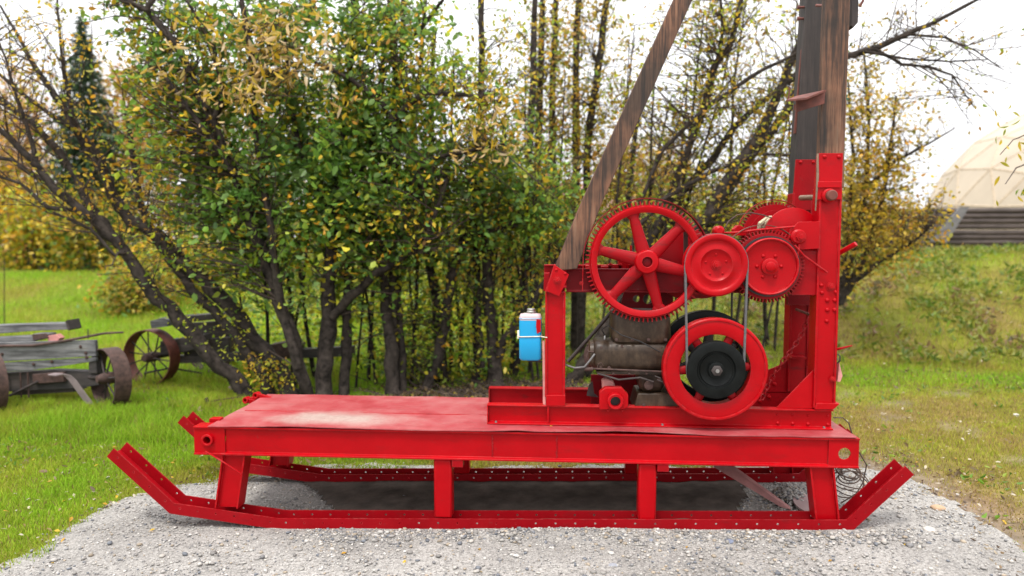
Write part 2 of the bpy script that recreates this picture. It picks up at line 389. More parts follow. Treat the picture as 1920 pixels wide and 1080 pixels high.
def np_mesh(name, V, Fc, m, parent=None, tint=None, kind=None, origin=None, smooth=False):
    """V (n,3), Fc list of (k,3|4) int arrays"""
    o_w = Vector(origin) if origin is not None else worg(parent).copy()
    me = bpy.data.meshes.new(name); V = np.asarray(V, np.float32) - np.array(o_w, np.float32)
    Fc = [f for f in Fc if len(f)]
    nl = sum(f.size for f in Fc); npoly = sum(len(f) for f in Fc)
    me.vertices.add(len(V)); me.vertices.foreach_set('co', V.ravel())
    me.loops.add(nl); me.loops.foreach_set('vertex_index', np.concatenate([f.ravel() for f in Fc]).astype(np.int32))
    tot = np.concatenate([np.full(len(f), f.shape[1]) for f in Fc]); st = np.concatenate([[0], np.cumsum(tot)[:-1]])
    me.polygons.add(npoly); me.polygons.foreach_set('loop_start', st.astype(np.int32))
    if tint is not None:
        a = me.attributes.new('tint', 'FLOAT_COLOR', 'POINT'); c = np.ones((len(V), 4), np.float32); c[:, :3] = tint; a.data.foreach_set('color', c.ravel())
    me.update(calc_edges=True); me.validate(); me.materials.append(m)
    if smooth: me.polygons.foreach_set('use_smooth', np.ones(npoly, bool))
    o = bpy.data.objects.new(name, me); COL.objects.link(o); WO[o.name] = o_w
    o.location = o_w - worg(parent) if parent else o_w
    if parent: o.parent = parent
    return tag(o, kind=kind)

def copy_to(proto, parent, loc, scale=1.0, rot=None, name=None):
    c = proto.copy(); COL.objects.link(c); c.parent = parent
    c.location = Vector(loc) - worg(parent); c.scale = (scale,) * 3
    if rot: c.rotation_euler = rot
    WO[c.name] = Vector(loc); return c

# fastener meshes, head towards -Y
def _proto_mesh(name, mb, m):
    o = mb.build(name, m, origin=(0, 0, 0)); me = o.data; bpy.data.objects.remove(o); WO.pop(name, None); return me
RIVET = _proto_mesh('rivet', MB().disc((0, 0, 0), [(1, 0), (.92, -.35), (.6, -.66), (.25, -.8)], 12), M['red'])
BOLT = _proto_mesh('bolt', MB().disc((0, 0, 0), [(1.35, 0), (1.35, -.18)], 16).lathe((0, 0, 0), [(0.001, -.18), (1, -.18), (1, -.85), (.001, -.95)], 6, closed=False).disc((0, 0, 0), [(.55, -.9), (.52, -1.25)], 10), M['red'])
BOLT_S = BOLT.copy(); BOLT_S.materials[0] = M['steel']
BOLT_K = BOLT.copy(); BOLT_K.materials[0] = M['rust']
def fast(me, p, r, parent, rot=None, name=None):
    o = bpy.data.objects.new(name or me.name.split('.')[0], me); COL.objects.link(o); o.parent = parent
    o.location = Vector(p) - worg(parent); o.scale = (r, r, r)
    if rot: o.rotation_euler = rot
    WO[o.name] = Vector(p); return o

# ------------------------------------------------------------------ the setting: ground and gravel
def grid_faces(nx, ny):
    i = np.arange(nx * ny).reshape(ny, nx); return np.stack([i[:-1, :-1], i[:-1, 1:], i[1:, 1:], i[1:, :-1]], -1).reshape(-1, 4)
def lawn_state(x, y):
    """lush (0..1 fresh green) and bare (0..1 soil / litter) over the ground, from what grows there"""
    n = fnoise(x, y, .9, 21); n2 = fnoise(x, y, 2.6, 31)
    lush = np.where(x < -1, .80, .45) + .0 * x
    # right: lush strip at the foot of the mound, dry turf nearer and on the slope
    lush = np.where(x >= -1, .30 + .62 * np.exp(-((y - 8.6) / .9) ** 2) + .22 * sstep(9.6, 11, y), lush)
    lush = np.where((x < -1) & (y < 5.6), lush - .12, lush)
    lush = np.clip(lush + (n - .5) * .9 + (n2 - .5) * .55, 0, 1)
    bare = np.zeros_like(x)
    # leaf litter under the trees, trodden soil beside the gravel on the right
    bare = np.maximum(bare, np.exp(-(((x + .6) / 1.25) ** 2 + ((y - 7.6) / .75) ** 2)) * 1.25)
    bare = np.maximum(bare, np.exp(-(((x + 2.7) / .45) ** 2 + ((y - 6.7) / .6) ** 2)) * .9)
    sd = -in_gravel(x, y)
    bare = np.maximum(bare, np.where(x > 1.2, .95 * np.exp(-(sd / .33) ** 2), .35 * np.exp(-(sd / .12) ** 2)))
    bare = np.maximum(bare, sstep(.60, .8, n2) * .4 * (x > 1.5) * (y < 8))
    return lush, np.clip(bare + (n2 - .5) * .8 * (bare > .08), 0, 1)
def grass_colour(lush, r):
    dry = np.array([.36, .27, .075]); mid = np.array([.31, .33, .035]); fresh = np.array([.225, .395, .020])
    l = lush[:, None]
    c = np.where(l < .5, dry + (mid - dry) * (l / .5), mid + (fresh - mid) * ((l - .5) / .5))
    return c * (.7 + .6 * r[:, None])
tx = np.sinh(np.linspace(-4.6, 4.6, 260)) * 1.9; ty = -3 + np.sinh(np.linspace(0, 4.55, 240)) * 3.6
gx, gy = np.meshgrid(tx, ty); gx = gx.ravel(); gy = gy.ravel(); gzz = H(gx, gy)
lush, bare = lawn_state(gx, gy)
gcol = grass_colour(lush, fnoise(gx, gy, 4, 5)) * np.array([.50, .42, .7]); soil = np.array([.105, .082, .062]) * (.7 + .6 * fnoise(gx, gy, 6, 8))[:, None]
litter = np.where((gx < 1.0)[:, None], soil * .75, soil * np.array([1.75, 1.75, 1.75]))
gcol = gcol + (litter - gcol) * bare[:, None]
np_mesh('ground', np.stack([gx, gy, gzz], 1), [grid_faces(len(tx), len(ty))], M['ground'], tint=gcol, kind='structure', smooth=True)

sx = np.arange(-4.2, 4.2, .035); sy = np.arange(.6, 5.6, .035)
gx, gy = np.meshgrid(sx, sy); gx = gx.ravel(); gy = gy.ravel()
sd = in_gravel(gx, gy) - edge_noise(gx, gy)
ztop = H(gx, gy) + np.clip(.006 + sd * .08, -.02, .010) + (fnoise(gx, gy, 7, 44) - .5) * .012
ztop = ztop + .03 * np.exp(-((gx - .1) / .5) ** 2 - ((gy - 3.93) / .06) ** 2)
ff = grid_faces(len(sx), len(sy)); keep = (sd[ff] > -.06).all(1)
np_mesh('gravel_path', np.stack([gx, gy, ztop], 1), [ff[keep]], M['gravel'], kind='structure', smooth=True)

# bare soil sheet between the runners, its dark tone paints in the deck's shade
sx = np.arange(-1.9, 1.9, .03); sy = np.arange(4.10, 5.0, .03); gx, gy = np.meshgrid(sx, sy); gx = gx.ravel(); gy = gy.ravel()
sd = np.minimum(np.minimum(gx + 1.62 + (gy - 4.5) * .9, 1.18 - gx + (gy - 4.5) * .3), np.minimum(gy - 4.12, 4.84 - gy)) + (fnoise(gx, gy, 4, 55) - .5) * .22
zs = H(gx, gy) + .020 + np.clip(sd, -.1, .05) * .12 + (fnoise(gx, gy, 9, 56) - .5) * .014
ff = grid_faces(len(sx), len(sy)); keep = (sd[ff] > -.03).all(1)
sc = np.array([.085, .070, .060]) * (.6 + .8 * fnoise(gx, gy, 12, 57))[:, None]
np_mesh('shaded_soil', np.stack([gx, gy, zs], 1), [ff[keep]], M['ground'], tint=sc, kind='structure', smooth=True)

# ------------------------------------------------------------------ the drilling rig on its sled
Y0 = 4.007; YR = 4.80; ZD = .546            # front plane, rear runner plane, deck surface
rig = thing('drilling_rig', (0, 4.4, -.02), 'bright red drilling rig with spoked gear, engine and timber mast on a steel sled', 'drilling rig')
def XZ(px, py, Y=Y0): p = P(px, py, Y); return p.x, p.z

# runners: channel sections turned up at both ends
RP = [XZ(200, 856), XZ(318, 963), XZ(521, 993), XZ(1597, 997), XZ(1714, 890)]
def runner(Yf):
    W, TH, Hh = .135, .007, .068
    pts = [Vector((x, 0, z)) for x, z in RP]; n = len(pts)
    dirs = [(pts[i + 1] - pts[i]).normalized() for i in range(n - 1)]
    nor = []
    for i in range(n):
        a = dirs[max(i - 1, 0)]; c = dirs[min(i, n - 2)]; m_ = (a + c).normalized(); up = Vector((-m_.z, 0, m_.x))
        nor.append(up * (Hh / max(.5, up.dot(Vector((-a.z, 0, a.x))))))
    web = MB()
    lo = [p for p in pts]; hi = [p + nor[i].normalized() * TH for i, p in enumerate(pts)]
    web.ext([(p.x, p.z) for p in lo] + [(p.x, p.z) for p in reversed(hi)], (0, Yf + TH, 0), (1, 0, 0), (0, 0, 1), (0, W - 2 * TH, 0))
    r = web.build('runner', M['red_runner'], rig, bevel=.0015)
    for y in (Yf, Yf + W - TH):
        mb = MB()
        for i in range(n - 1):
            a, c = pts[i], pts[i + 1]; ln = (c - a).length; k = max(2, round(ln / .115))
            for j in range(k):
                t0, t1 = j / k, (j + 1) / k
                A = a.lerp(c, t0); B = a.lerp(c, t1); At = A + nor[i].lerp(nor[i + 1], t0); Bt = B + nor[i].lerp(nor[i + 1], t1)
                hc = A.lerp(B, .5) + (nor[i].lerp(nor[i + 1], .5)) * .62
                mb.holed([Vector((q.x, y, q.z)) for q in (A, B, Bt, At)], (0, TH, 0), (hc.x, y, hc.z), .0064, 12)
        mb.build('runner_flange', M['red_runner'], r, smooth=30)
    return r
runner(Y0); runner(YR)

# deck beams: rolled I sections with end plates
def ibeam_x(x0, x1, z0, z1, y0, y1, tf, tw, yw=None):
    ym = (y0 + y1) / 2 if yw is None else yw; a, c = ym - tw / 2, ym + tw / 2
    poly = [(y0, z0), (y1, z0), (y1, z0 + tf), (c, z0 + tf + .006), (c, z1 - tf - .006), (y1, z1 - tf), (y1, z1), (y0, z1), (y0, z1 - tf), (a, z1 - tf - .006), (a, z0 + tf + .006), (y0, z0 + tf)]
    return MB().ext(poly, (x0, 0, 0), (0, 1, 0), (0, 0, 1), (x1 - x0, 0, 0))
XL, XR, ZB0, ZB1 = -2.180, 1.692, .366, .538
xa = XZ(420, 830)[0]; xb = XZ(1555, 850)[0]
for yb in (Y0, YR - .02):
    bm_ = ibeam_x(xa, xb, ZB0, ZB1, yb, yb + .10, .011, .010, yb + .026)
    for e0, e1 in ((XL, xa), (xb, XR)):
        bm_.box(e0, e1, yb, yb + .10, ZB1 - .011, ZB1).box(e0, e1, yb, yb + .10, ZB0, ZB0 + .011)
    db = bm_.build('deck_beam', M['red'], rig, bevel=.002)
    for e0, e1, hp in ((XL, xa, (389, 825)), (xb, XR, (1585, 852))):
        hx, hz = XZ(*hp); yp = yb + .010; q = [(e0, yp, ZB0 + .011), (e1, yp, ZB0 + .011), (e1, yp, ZB1 - .011), (e0, yp, ZB1 - .011)]
        MB().holed(q, (0, .010, 0), (hx, yp, hz), .034, 24).build('end_plate', M['red'], db, smooth=30)
# tow pipe through the left end plates, weld seams
hx, hz = XZ(389, 825)
MB().lathe((hx, Y0, hz), [(.022, -.012), (.036, -.012), (.036, .90), (.022, .90)], 24).build('tow_pipe', M['red'], rig, bevel=.003)
MB().tube([(hx - .012, Y0 + .05, hz - .026), (hx + .012, Y0 + .05, hz + .026)], .004, 6).build('cotter_pin', M['rust_red'], rig)
MB().tube([P(385, 846, Y0 - .012), P(415, 864, Y0 - .02), P(452, 888, Y0 - .006)], .0045, 7).build('hanging_rod', M['red'], rig)
for sx_ in (923, 1044):
    x, z = XZ(sx_, 830); pts = [(x + random.uniform(-.003, .003), Y0 + .0195, ZB0 + .02 + i * .0115) for i in range(12)]
    MB().tube(pts, [.0035 + .0015 * (i % 2) for i in range(12)], 6).build('weld_bead', M['red_worn'], rig)
# cross members between the deck beams
for x in (-2.02, -.95, .25, 1.30):
    MB().box(x, x + .06, Y0 + .101, YR - .021, ZB0 + .03, ZB1 - .004).build('cross_member', M['red_dark'], rig)
# deck sheet, dented and curling up along the front edge
nx, ny = 190, 34
X = np.linspace(-2.085, 1.672, nx); T = np.linspace(0, 1, ny); XX, TT = np.meshgrid(X, T)
YY = (Y0 - .006 + (fnoise(XX.ravel() * 1.0, XX.ravel() * 0, 6, 77).reshape(XX.shape) - .5) * .016 * (1 - TT) ** 8) + TT * .868
zz = ZD + (fnoise(XX.ravel(), YY.ravel(), 2.1, 50).reshape(XX.shape) - .5) * .010 + (fnoise(XX.ravel(), YY.ravel(), 6, 51).reshape(XX.shape) - .5) * .005
edge = np.exp(-((1 - TT) * 0 + TT) * 16)
zz = zz + edge * (.013 * np.exp(-((XX - .35) / .34) ** 2) + .008 * np.exp(-((XX + .28) / .12) ** 2) + .004 * np.exp(-((XX + 1.55) / .3) ** 2))
zz = np.where((XX > -.46) & (TT > .12), np.minimum(zz, ZD), zz)
zz = np.maximum(zz, ZB1 + .003)
V1 = np.stack([XX.ravel(), YY.ravel(), zz.ravel()], 1); V2 = V1 - np.array([0, 0, .004]); V2[:, 2] = np.maximum(V2[:, 2], ZB1 + .0005)
g = grid_faces(nx, ny); n0 = nx * ny; ids = np.arange(n0).reshape(ny, nx)
bd = np.concatenate([ids[0, :], ids[1:, -1], ids[-1, -2::-1], ids[-2:0:-1, 0]])
side = np.stack([bd, np.roll(bd, -1), np.roll(bd, -1) + n0, bd + n0], 1)[:, ::-1]
dk = np_mesh('deck_plate', np.concatenate([V1, V2]), [g, g[:, ::-1] + n0, side], M['deck'], rig, smooth=True)
dk.data.set_sharp_from_angle(angle=radians(50))
_d = G(632, 785, ZD) - worg(rig); DUST.inputs['Location'].default_value = (_d.x, _d.y, _d.z); DUST.inputs['Scale'].default_value = (.50, .17, .5)
sm_ = G(760, 775, ZD); MB().ext([(0, 0), (.010, 0), (.008, .004), (.002, .004)], (-2.03, sm_.y, ZD - .0015), (0, 1, 0), (0, 0, 1), (1.58, -.02, 0)).build('deck_seam', M['red_worn'], rig)
# lugs at the far left corner
for lx, ly in ((463, 750), (482, 741)):
    c = P(lx, ly, YR - .05)
    MB().beam(c, c + Vector((.09, .02, -.03)), .03, .03).lathe(c, [(.012, -.02), (.024, -.02), (.024, .02), (.012, .02)], 16, axis=(.3, 1, 0)).build('hinge_lug', M['red'], rig, bevel=.002)
MB().px([(392, 785), (412, 785), (412, 797), (392, 797)], Y0 + .12, Y0 + .17).build('corner_lug', M['red'], rig, bevel=.002)

# legs between runners and deck beams
def hleg(top, bot, Yl, depth=.10):
    (tx0, ty0, tx1), (bx0, by0, bx1) = top, bot
    tl, tr = P(tx0, ty0, Y0), P(tx1, ty0, Y0); bl, br = P(bx0, by0, Y0), P(bx1, by0, Y0)
    w_ = (tr - tl).length; c0 = (bl + br) / 2; c1 = (tl + tr) / 2; ax = c1 - c0; tf = .010; tw = .009; a = w_ / 2; d = depth
    poly = [(-a, 0), (-a + tf, 0), (-a + tf, d * .25), (a - tf, d * .25), (a - tf, 0), (a, 0), (a, d), (a - tf, d), (a - tf, d * .25 + tw), (-a + tf, d * .25 + tw), (-a + tf, d), (-a, d)]
    return MB().ext(poly, (c0.x, Yl, c0.z), (1, 0, 0), (0, 1, 0), (ax.x, 0, ax.z))
for yy in (Y0 + .012, YR + .012):
    hleg((414, 853, 458), (399, 955, 445), yy).build('leg', M['red'], rig, bevel=.0015)
    hleg((1520, 878, 1566), (1532, 979, 1576), yy).build('leg', M['red_worn' if yy > 4.5 else 'red'], rig, bevel=.0015)
    for (a, c, top, bot) in ((812, 846, 866, 976), (1198, 1232, 873, 981)):
        x0, x1 = XZ(a, 900)[0], XZ(c, 900)[0]; z0 = XZ(a, bot)[1]
        MB().box(x0, x1, yy + .005, yy + .105, z0 + .006, ZB0 - .001).build('leg', M['red'], rig, bevel=.012)
for a in (846, 1232):
    x0 = XZ(a, 870)[0] + .003
    MB().box(x0, x0 + .065, Y0 + .004, Y0 + .06, ZB0 - .044, ZB0 - .001).build('leg_tab', M['red_worn'], rig, bevel=.002)

# engine bed: two channels on the deck
YB = 4.14; YBR = 4.62
xl, xr = XZ(915, 780, YB)[0], XZ(1563, 780, YB)[0]
ZT = .667
for yb, m_ in ((YB, 'red'), (YBR, 'red_worn')):
    x0 = xl if yb == YB else XZ(918, 745, YBR)[0]
    bb = ibeam_x(x0, xr, ZD + .001, ZT, yb, yb + .06, .008, .008, yb + .034).build('bed_beam', M[m_], rig, bevel=.0015)
    MB().box(x0 - .006, x0 - .0005, yb + .001, yb + .058, ZD + .002, ZT - .001).build('beam_end', M[m_], bb)
xs = XZ(1026, 780, YB)[0]
MB().box(xs, xs + .010, YB + .002, YB + .03, ZD + .01, ZT - .009).build('beam_stiffener', M['red'], rig, bevel=.001)
for a in (1313, 1458, 1486, 1515, 1552):
    pass
for a, y_ in ((1458, 793), (1486, 794), (1515, 795), (1552, 796), (1458, 778), (1486, 778), (1515, 779), (1552, 780)):
    p = P(a, y_, YB + .030); fast(RIVET, p, .011 if y_ > 785 else .008, rig)
for a, y_ in ((930, 790), (1242, 796), (1545, 800)):
    p = P(a, y_, YB + .016); p.z = ZD + .010; fast(BOLT_S, p, .008, rig, rot=(-pi / 2, 0, 0))
for yb in (YB + .01, ):
    pass
# end cross beam of the bed
MB().box(xr - .05, xr - .002, YB + .061, YBR - .001, ZD + .002, ZT - .006).build('bed_cross_beam', M['red_dark'], rig)

# posts
def post_h(pxl, pxr, ytop, ybot, Yf, m_, depth=.10, lip=.012):
    x0, x1 = XZ(pxl, (ytop + ybot) / 2, YB)[0], XZ(pxr, (ytop + ybot) / 2, YB)[0]; z0 = XZ(pxl, ybot, YB)[1]; z1 = XZ(pxl, ytop, YB)[1]
    poly = [(x0, 0), (x0 + lip, 0), (x0 + lip, .012), (x1 - lip, .012), (x1 - lip, 0), (x1, 0), (x1, depth), (x1 - lip, depth), (x1 - lip, .022), (x0 + lip, .022), (x0 + lip, depth), (x0, depth)]
    return MB().ext(poly, (0, Yf, z0), (1, 0, 0), (0, 1, 0), (0, 0, z1 - z0))
p_ = post_h(1022, 1060, 548, 744, YB, 'red').build('front_post', M['red'], rig, bevel=.0015)
MB().px([(1024, 741), (1060, 741), (1060, 761), (1024, 761)], YB - .004, YB + .05).build('foot_plate', M['red'], p_, bevel=.002)
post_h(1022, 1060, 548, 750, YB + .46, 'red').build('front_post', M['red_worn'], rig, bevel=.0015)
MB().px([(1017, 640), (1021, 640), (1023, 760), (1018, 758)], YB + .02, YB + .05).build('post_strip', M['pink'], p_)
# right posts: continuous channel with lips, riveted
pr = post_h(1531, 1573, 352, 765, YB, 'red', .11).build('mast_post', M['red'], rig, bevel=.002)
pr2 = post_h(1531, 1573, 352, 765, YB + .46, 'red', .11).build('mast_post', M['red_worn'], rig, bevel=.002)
for y_ in (563, 581):
    for x_ in (1551, 1565): fast(RIVET, P(x_, y_, YB + .012), .0135, pr)
for x_, y_ in ((1550, 602), (1540, 535), (1567, 548), (1541, 549)): fast(RIVET, P(x_, y_, YB + .012), .0125, pr)
fast(BOLT, P(1557, 537, YB + .010), .018, pr); fast(BOLT, P(1561, 711, YB + .002), .013, pr)
for y_ in (535, 552): fast(RIVET, P(1524, y_, YB + .03), .011, rig)
MB().px([(1531, 756), (1575, 757), (1563, 768), (1528, 768)], YB - .006, YB + .055).build('foot_plate', M['red'], pr, bevel=.002)
MB().px([(1574, 680), (1580, 705), (1576, 716), (1570, 716)], YB + .02, YB + .06).build('side_lug', M['pink'], pr, bevel=.002)
# gussets
MB().px([(1455, 766), (1527, 692), (1531, 692), (1531, 766)], YB + .020, YB + .030).build('gusset_plate', M['red'], rig, bevel=.001)
MB().px([(1395, 763), (1436, 695), (1470, 682), (1483, 668), (1540, 668), (1540, 763)], YB + .48, YB + .49).build('gusset_plate', M['red_worn'], rig, bevel=.001)
for x_, y_ in ((1432, 728), (1442, 744), (1425, 752), (1452, 720)): fast(RIVET, P(x_, y_, YB + .478), .014, rig)

# timber mast, front and rear leg, each with a red steel sheath
tmast = MB().px([(1536, 352), (1583, 352), (1583.5, 290), (1598, -90), (1550.5, -90), (1536.5, 290)], YB + .008, YB + .062).build('mast_timber', M['timber'], rig, bevel=.004)
def shear_z(o): pass
MB().px([(1532, 374), (1536, 287), (1581, 287), (1578, 374)], YB - .006, YB + .006).build('mast_sheath', M['red'], rig, bevel=.0015)
MB().px([(1536.5, 290), (1538.5, 290), (1533, 372), (1531, 372)], YB + .007, YB + .060).build('sheath_side', M['red'], rig)
MB().px([(1533, 340), (1579, 340), (1577, 352), (1533, 352)], YB - .016, YB - .007).build('sheath_lip', M['red'], rig, bevel=.003)
for x_ in (1546, 1573): fast(RIVET, P(x_, 294, YB - .006), .012, rig)
MB().px([(1487, 400), (1532, 400), (1535, 300), (1553, -90), (1517, -90), (1492, 300)], YB + .475, YB + .60).build('mast_timber', M['timber_dark'], rig, bevel=.004)
MB().px([(1485, 394), (1492, 299), (1534, 299), (1530, 394)], YB + .462, YB + .472).build('mast_sheath', M['red_worn'], rig, bevel=.0015)
for x_ in (1501, 1525): fast(RIVET, P(x_, 304, YB + .462), .011, rig)
# cross pin, bolts and steps on the mast
c = P(1553, 367, YB)
MB().disc(c + Vector((0, -.006, 0)), [(.040, 0), (.040, -.012), (.032, -.020)], 28).build('pin_washer', M['red'], rig)
MB().disc(c + Vector((.004, -.02, 0)), [(.030, 0), (.030, -.030), (.024, -.036)], 24).build('pin_head', M['rust_red'], rig)
MB().tube([P(1502, 371, YB + .35), P(1540, 370, YB + .12)], .017, 14).build('cross_pin', M['tan_rod'], rig)
# angle iron step bolted between the mast legs
stp = MB().px([(1492, 181), (1548, 168), (1546, 194), (1494, 210)], YB - .012, YB - .004)
stp.add([P(1474, 187, YB - .10), P(1512, 183, YB - .10), P(1549, 168, YB - .004), P(1492, 180, YB - .004)] + [P(1474, 191, YB - .10), P(1512, 187, YB - .10), P(1549, 172, YB - .004), P(1492, 184, YB - .004)],
        [(0, 1, 2, 3), (7, 6, 5, 4), (0, 4, 5, 1), (1, 5, 6, 2), (2, 6, 7, 3), (3, 7, 4, 0)])
stp.build('mast_bracket', M['rust_red'], rig, bevel=.001)
for a, c_ in (((1478, 186), (1481, 163)), ((1490, 196), (1490, 206))): MB().tube([P(*a, YB - .05), P(*c_, YB - .05)], .004, 6).build('bracket_bolt', M['rust_red'], rig)
for a, c_ in (((1497, 14), (1514, 13)), ((1497, 35), (1513, 35))): MB().tube([P(*a, YB + .5), P(*c_, YB + .5)], .008, 8).tube([P(a[0] - 2, a[1], YB + .5), P(a[0] + 2, a[1], YB + .5)], .013, 8).build('mast_peg', M['rust_red'], rig)
MB().tube([P(1531, 10, YB + .3), P(1551, 11, YB + .12)], .008, 8).build('mast_peg', M['rust_red'], rig)
MB().px([(1511, 0), (1515, 0), (1493, 250), (1489, 250)], YB + .50, YB + .52).build('mast_strap', M['rust_red'], rig)
MB().px([(1598, -60), (1611, -60), (1609, 42), (1600, 52), (1596, 48)], YB + .06, YB + .12).build('mast_cheek', M['timber_dark'], rig, bevel=.002)
MB().tube([P(1612, 12, YB + .05), P(1618, 2, YB + .05), P(1620, -12, YB + .05)], .007, 8).build('mast_hook', M['rust_red'], rig)
MB().px([(1583, 176), (1590, 178), (1588, 183), (1592, 185), (1583, 190)], YB + .03, YB + .06).build('mast_clip', simple('green_paint_patch', (.015, .12, .07), .5), rig)
# braces
def brace(dY, m_):
    q = [P(x_, y_, YB) for x_, y_ in [(1038, 508), (1090, 380), (1263, 0), (1308, -100), (1344, -100), (1298, 0), (1129, 380), (1082, 504)]]
    return MB().ext([(p.x, p.z) for p in q], (0, YB + dY, 0), (1, 0, 0), (0, 0, 1), (0, .065, 0)).build('brace_timber', M[m_], rig, bevel=.004)
br = brace(-.004, 'timber'); br2 = brace(.46, 'timber')
fp = MB().px([(1039, 496), (1067, 515), (1049, 556), (1024, 546)], YB - .022, YB - .008).build('brace_foot', M['red'], rig, bevel=.002)
MB().px([(1039, 496), (1041, 497), (1024, 548), (1022, 546)], YB - .021, YB + .10).build('foot_side', M['red'], fp)
fast(BOLT, P(1045, 525, YB - .022), .018, fp); fast(RIVET, P(1043, 506, YB - .022), .009, fp); fast(RIVET, P(1060, 513, YB - .022), .009, fp)

# top rails carrying the gear train
r1 = MB(); x0, x1 = XZ(1062, 520, YB + .05)[0], XZ(1532, 520, YB + .05)[0]; zb, zt = XZ(1100, 548, YB + .05)[1], XZ(1100, 504, YB + .05)[1]
ibeam_x(x0, x1, zb, zt, YB + .05, YB + .10, .008, .008, YB + .06).build('top_rail', M['red_dark'], rig, bevel=.0015)
x0 = XZ(1020, 520, YB + .40)[0]
ibeam_x(x0, x1 + .04, zb, zt + .012, YB + .40, YB + .45, .008, .008, YB + .43).build('top_rail', M['red_worn'], rig, bevel=.0015)
MB().px([(1020, 512), (1030, 512), (1030, 546), (1019, 546)], YB + .30, YB + .45).build('end_tie', M['red_worn'], rig, bevel=.002)
for a, c_, h_ in ((1140, 1165, 496), (1160, 1176, 488), (1174, 1200, 492), (1098, 1112, 498), (1128, 1146, 499)):
    MB().px([(a, h_), (c_, h_), (c_, 504), (a, 504)], YB + .26, YB + .34).build('bearing_cap', M['red'], rig, bevel=.002)
for x_ in (1145, 1183, 1197, 1163): fast(BOLT, P(x_, 497, YB + .25), .011, rig, rot=(-pi / 2, 0, 0))
MB().tube([P(1183, 503, YB + .3), P(1183, 460, YB + .3)], [.010, .007], 8).build('oil_cup', M['red'], rig)
MB().tube([P(1210, 470, YB + .3), P(1210, 456, YB + .3)], .018, 10).build('oil_cup', M['dark_iron'], rig)
MB().tube([P(1092, 545, YB - .0), P(1094, 470, YB - .0)], .0025, 6).build('lever_rod', M['red'], rig)
fast(BOLT, P(1090, 531, YB + .055), .010, rig)

# big spoked gear
gc = P(1212, 491, YB - .03); u = mpp(gc)
gw = MB().gear(gc, YB - .028, YB + .026, 97 * u, 106.5 * u, 114 * u, 84).build('spoked_gear', M['red_worn'], rig, smooth=25)
MB().lathe(gc, [(92 * u, -.006), (97 * u, -.016), (103 * u, -.016), (105 * u, -.002), (104 * u, .05), (98 * u, .06), (93 * u, .05)], 96).build('gear_rim', M['red'], gw)
for k in range(6):
    a = radians(46 + 60 * k); d = Vector((cos(a), 0, sin(a)))
    MB().taper(gc + d * 14 * u + Vector((0, .02, 0)), gc + d * 95 * u + Vector((0, .02, 0)), 27 * u, .05, 17 * u, .035, 14).taper(gc + d * 84 * u + Vector((0, .02, 0)), gc + d * 97 * u + Vector((0, .02, 0)), 17 * u, .035, 34 * u, .035, 14).build('gear_spoke', M['red_worn'], gw)
MB().lathe(gc, [(9.5 * u, -.048), (20 * u, -.044), (22 * u, -.034), (23 * u, .06), (9.5 * u, .06)], 40).build('gear_hub', M['red'], gw, bevel=.002)
MB().disc(gc, [(9 * u, .3), (9 * u, -.030), (5 * u, -.034)], 20).build('gear_shaft', M['red_dark'], gw)
# guard hoop over the gear
pts = [gc + Vector((cos(radians(a)) * 117.5 * u, .02, sin(radians(a)) * 117.5 * u)) for a in range(24, 176, 3)]
def hoop(pts, wid, th, name, m_, par):
    mb = MB(); vs = []; n = len(pts)
    for i, p in enumerate(pts):
        d = (pts[min(i + 1, n - 1)] - pts[max(i - 1, 0)]).normalized(); nn = Vector((0, 1, 0)).cross(d) * th
        vs += [p + Vector((0, -wid / 2, 0)), p + Vector((0, wid / 2, 0)), p + Vector((0, wid / 2, 0)) + nn, p + Vector((0, -wid / 2, 0)) + nn]
    fs = [(i * 4 + k, i * 4 + (k + 1) % 4, (i + 1) * 4 + (k + 1) % 4, (i + 1) * 4 + k) for i in range(n - 1) for k in range(4)] + [(0, 1, 2, 3), ((n - 1) * 4 + 3, (n - 1) * 4 + 2, (n - 1) * 4 + 1, (n - 1) * 4)]
    return mb.add(vs, fs).build(name, m_, par)
hoop(pts, .045, .006, 'gear_guard', M['red_dark'], rig)

# front clutch pulley (large plain red disc)
dc = P(1344, 497, Y0 + .04); u = mpp(dc)
dp = MB().disc(dc, [(59 * u, .10), (59.5 * u, .085), (55 * u, .06), (55 * u, .052), (59.5 * u, .028), (59.5 * u, .012), (57 * u, .003), (52 * u, 0), (48 * u, .004), (46 * u, .012), (40 * u, .016), (34 * u, .008), (30 * u, .006), (26 * u, .016), (23 * u, .019)], 72).build('drive_pulley', M['red'], rig)
fast(BOLT, dc + Vector((0, .018, 0)), 7 * u, dp)
for k in range(5):
    a = radians(20 + 72 * k); fast(RIVET, dc + Vector((cos(a) * 20 * u, .018, sin(a) * 20 * u)), 2.2 * u, dp)
MB().disc(dc, [(12 * u, .10), (12 * u, .45)], 20).build('pulley_shaft', M['red_dark'], dp)
# second gear with drum flange in front
g2 = P(1438, 499, YB + .0); u = mpp(g2)
gg = MB().gear(g2, YB - .01, YB + .03, 45 * u, 62 * u, 68.5 * u, 62).build('drum_gear', M['red_worn'], rig, smooth=25)
MB().disc(g2, [(52.5 * u, -.012), (53 * u, -.062), (51 * u, -.068), (49 * u, -.064), (48 * u, -.048), (30 * u, -.040), (18 * u, -.042)], 64).build('drum_flange', M['red'], gg)
MB().lathe(g2, [(53.2 * u, -.012), (56.5 * u, -.014), (56.5 * u, -.04), (53.2 * u, -.04)], 64).build('brake_band', M['rubber_dark'], gg)
MB().disc(g2, [(15 * u, -.04), (15 * u, -.062), (12 * u, -.067), (9 * u, -.067), (9 * u, -.080), (7 * u, -.084)], 28).build('drum_hub', M['red'], gg)
for k in range(6):
    a = radians(0 + 60 * k); fast(RIVET, g2 + Vector((cos(a) * 22 * u, -.049, sin(a) * 22 * u)) + Vector((0, .008, 0)), 3.6 * u, gg)
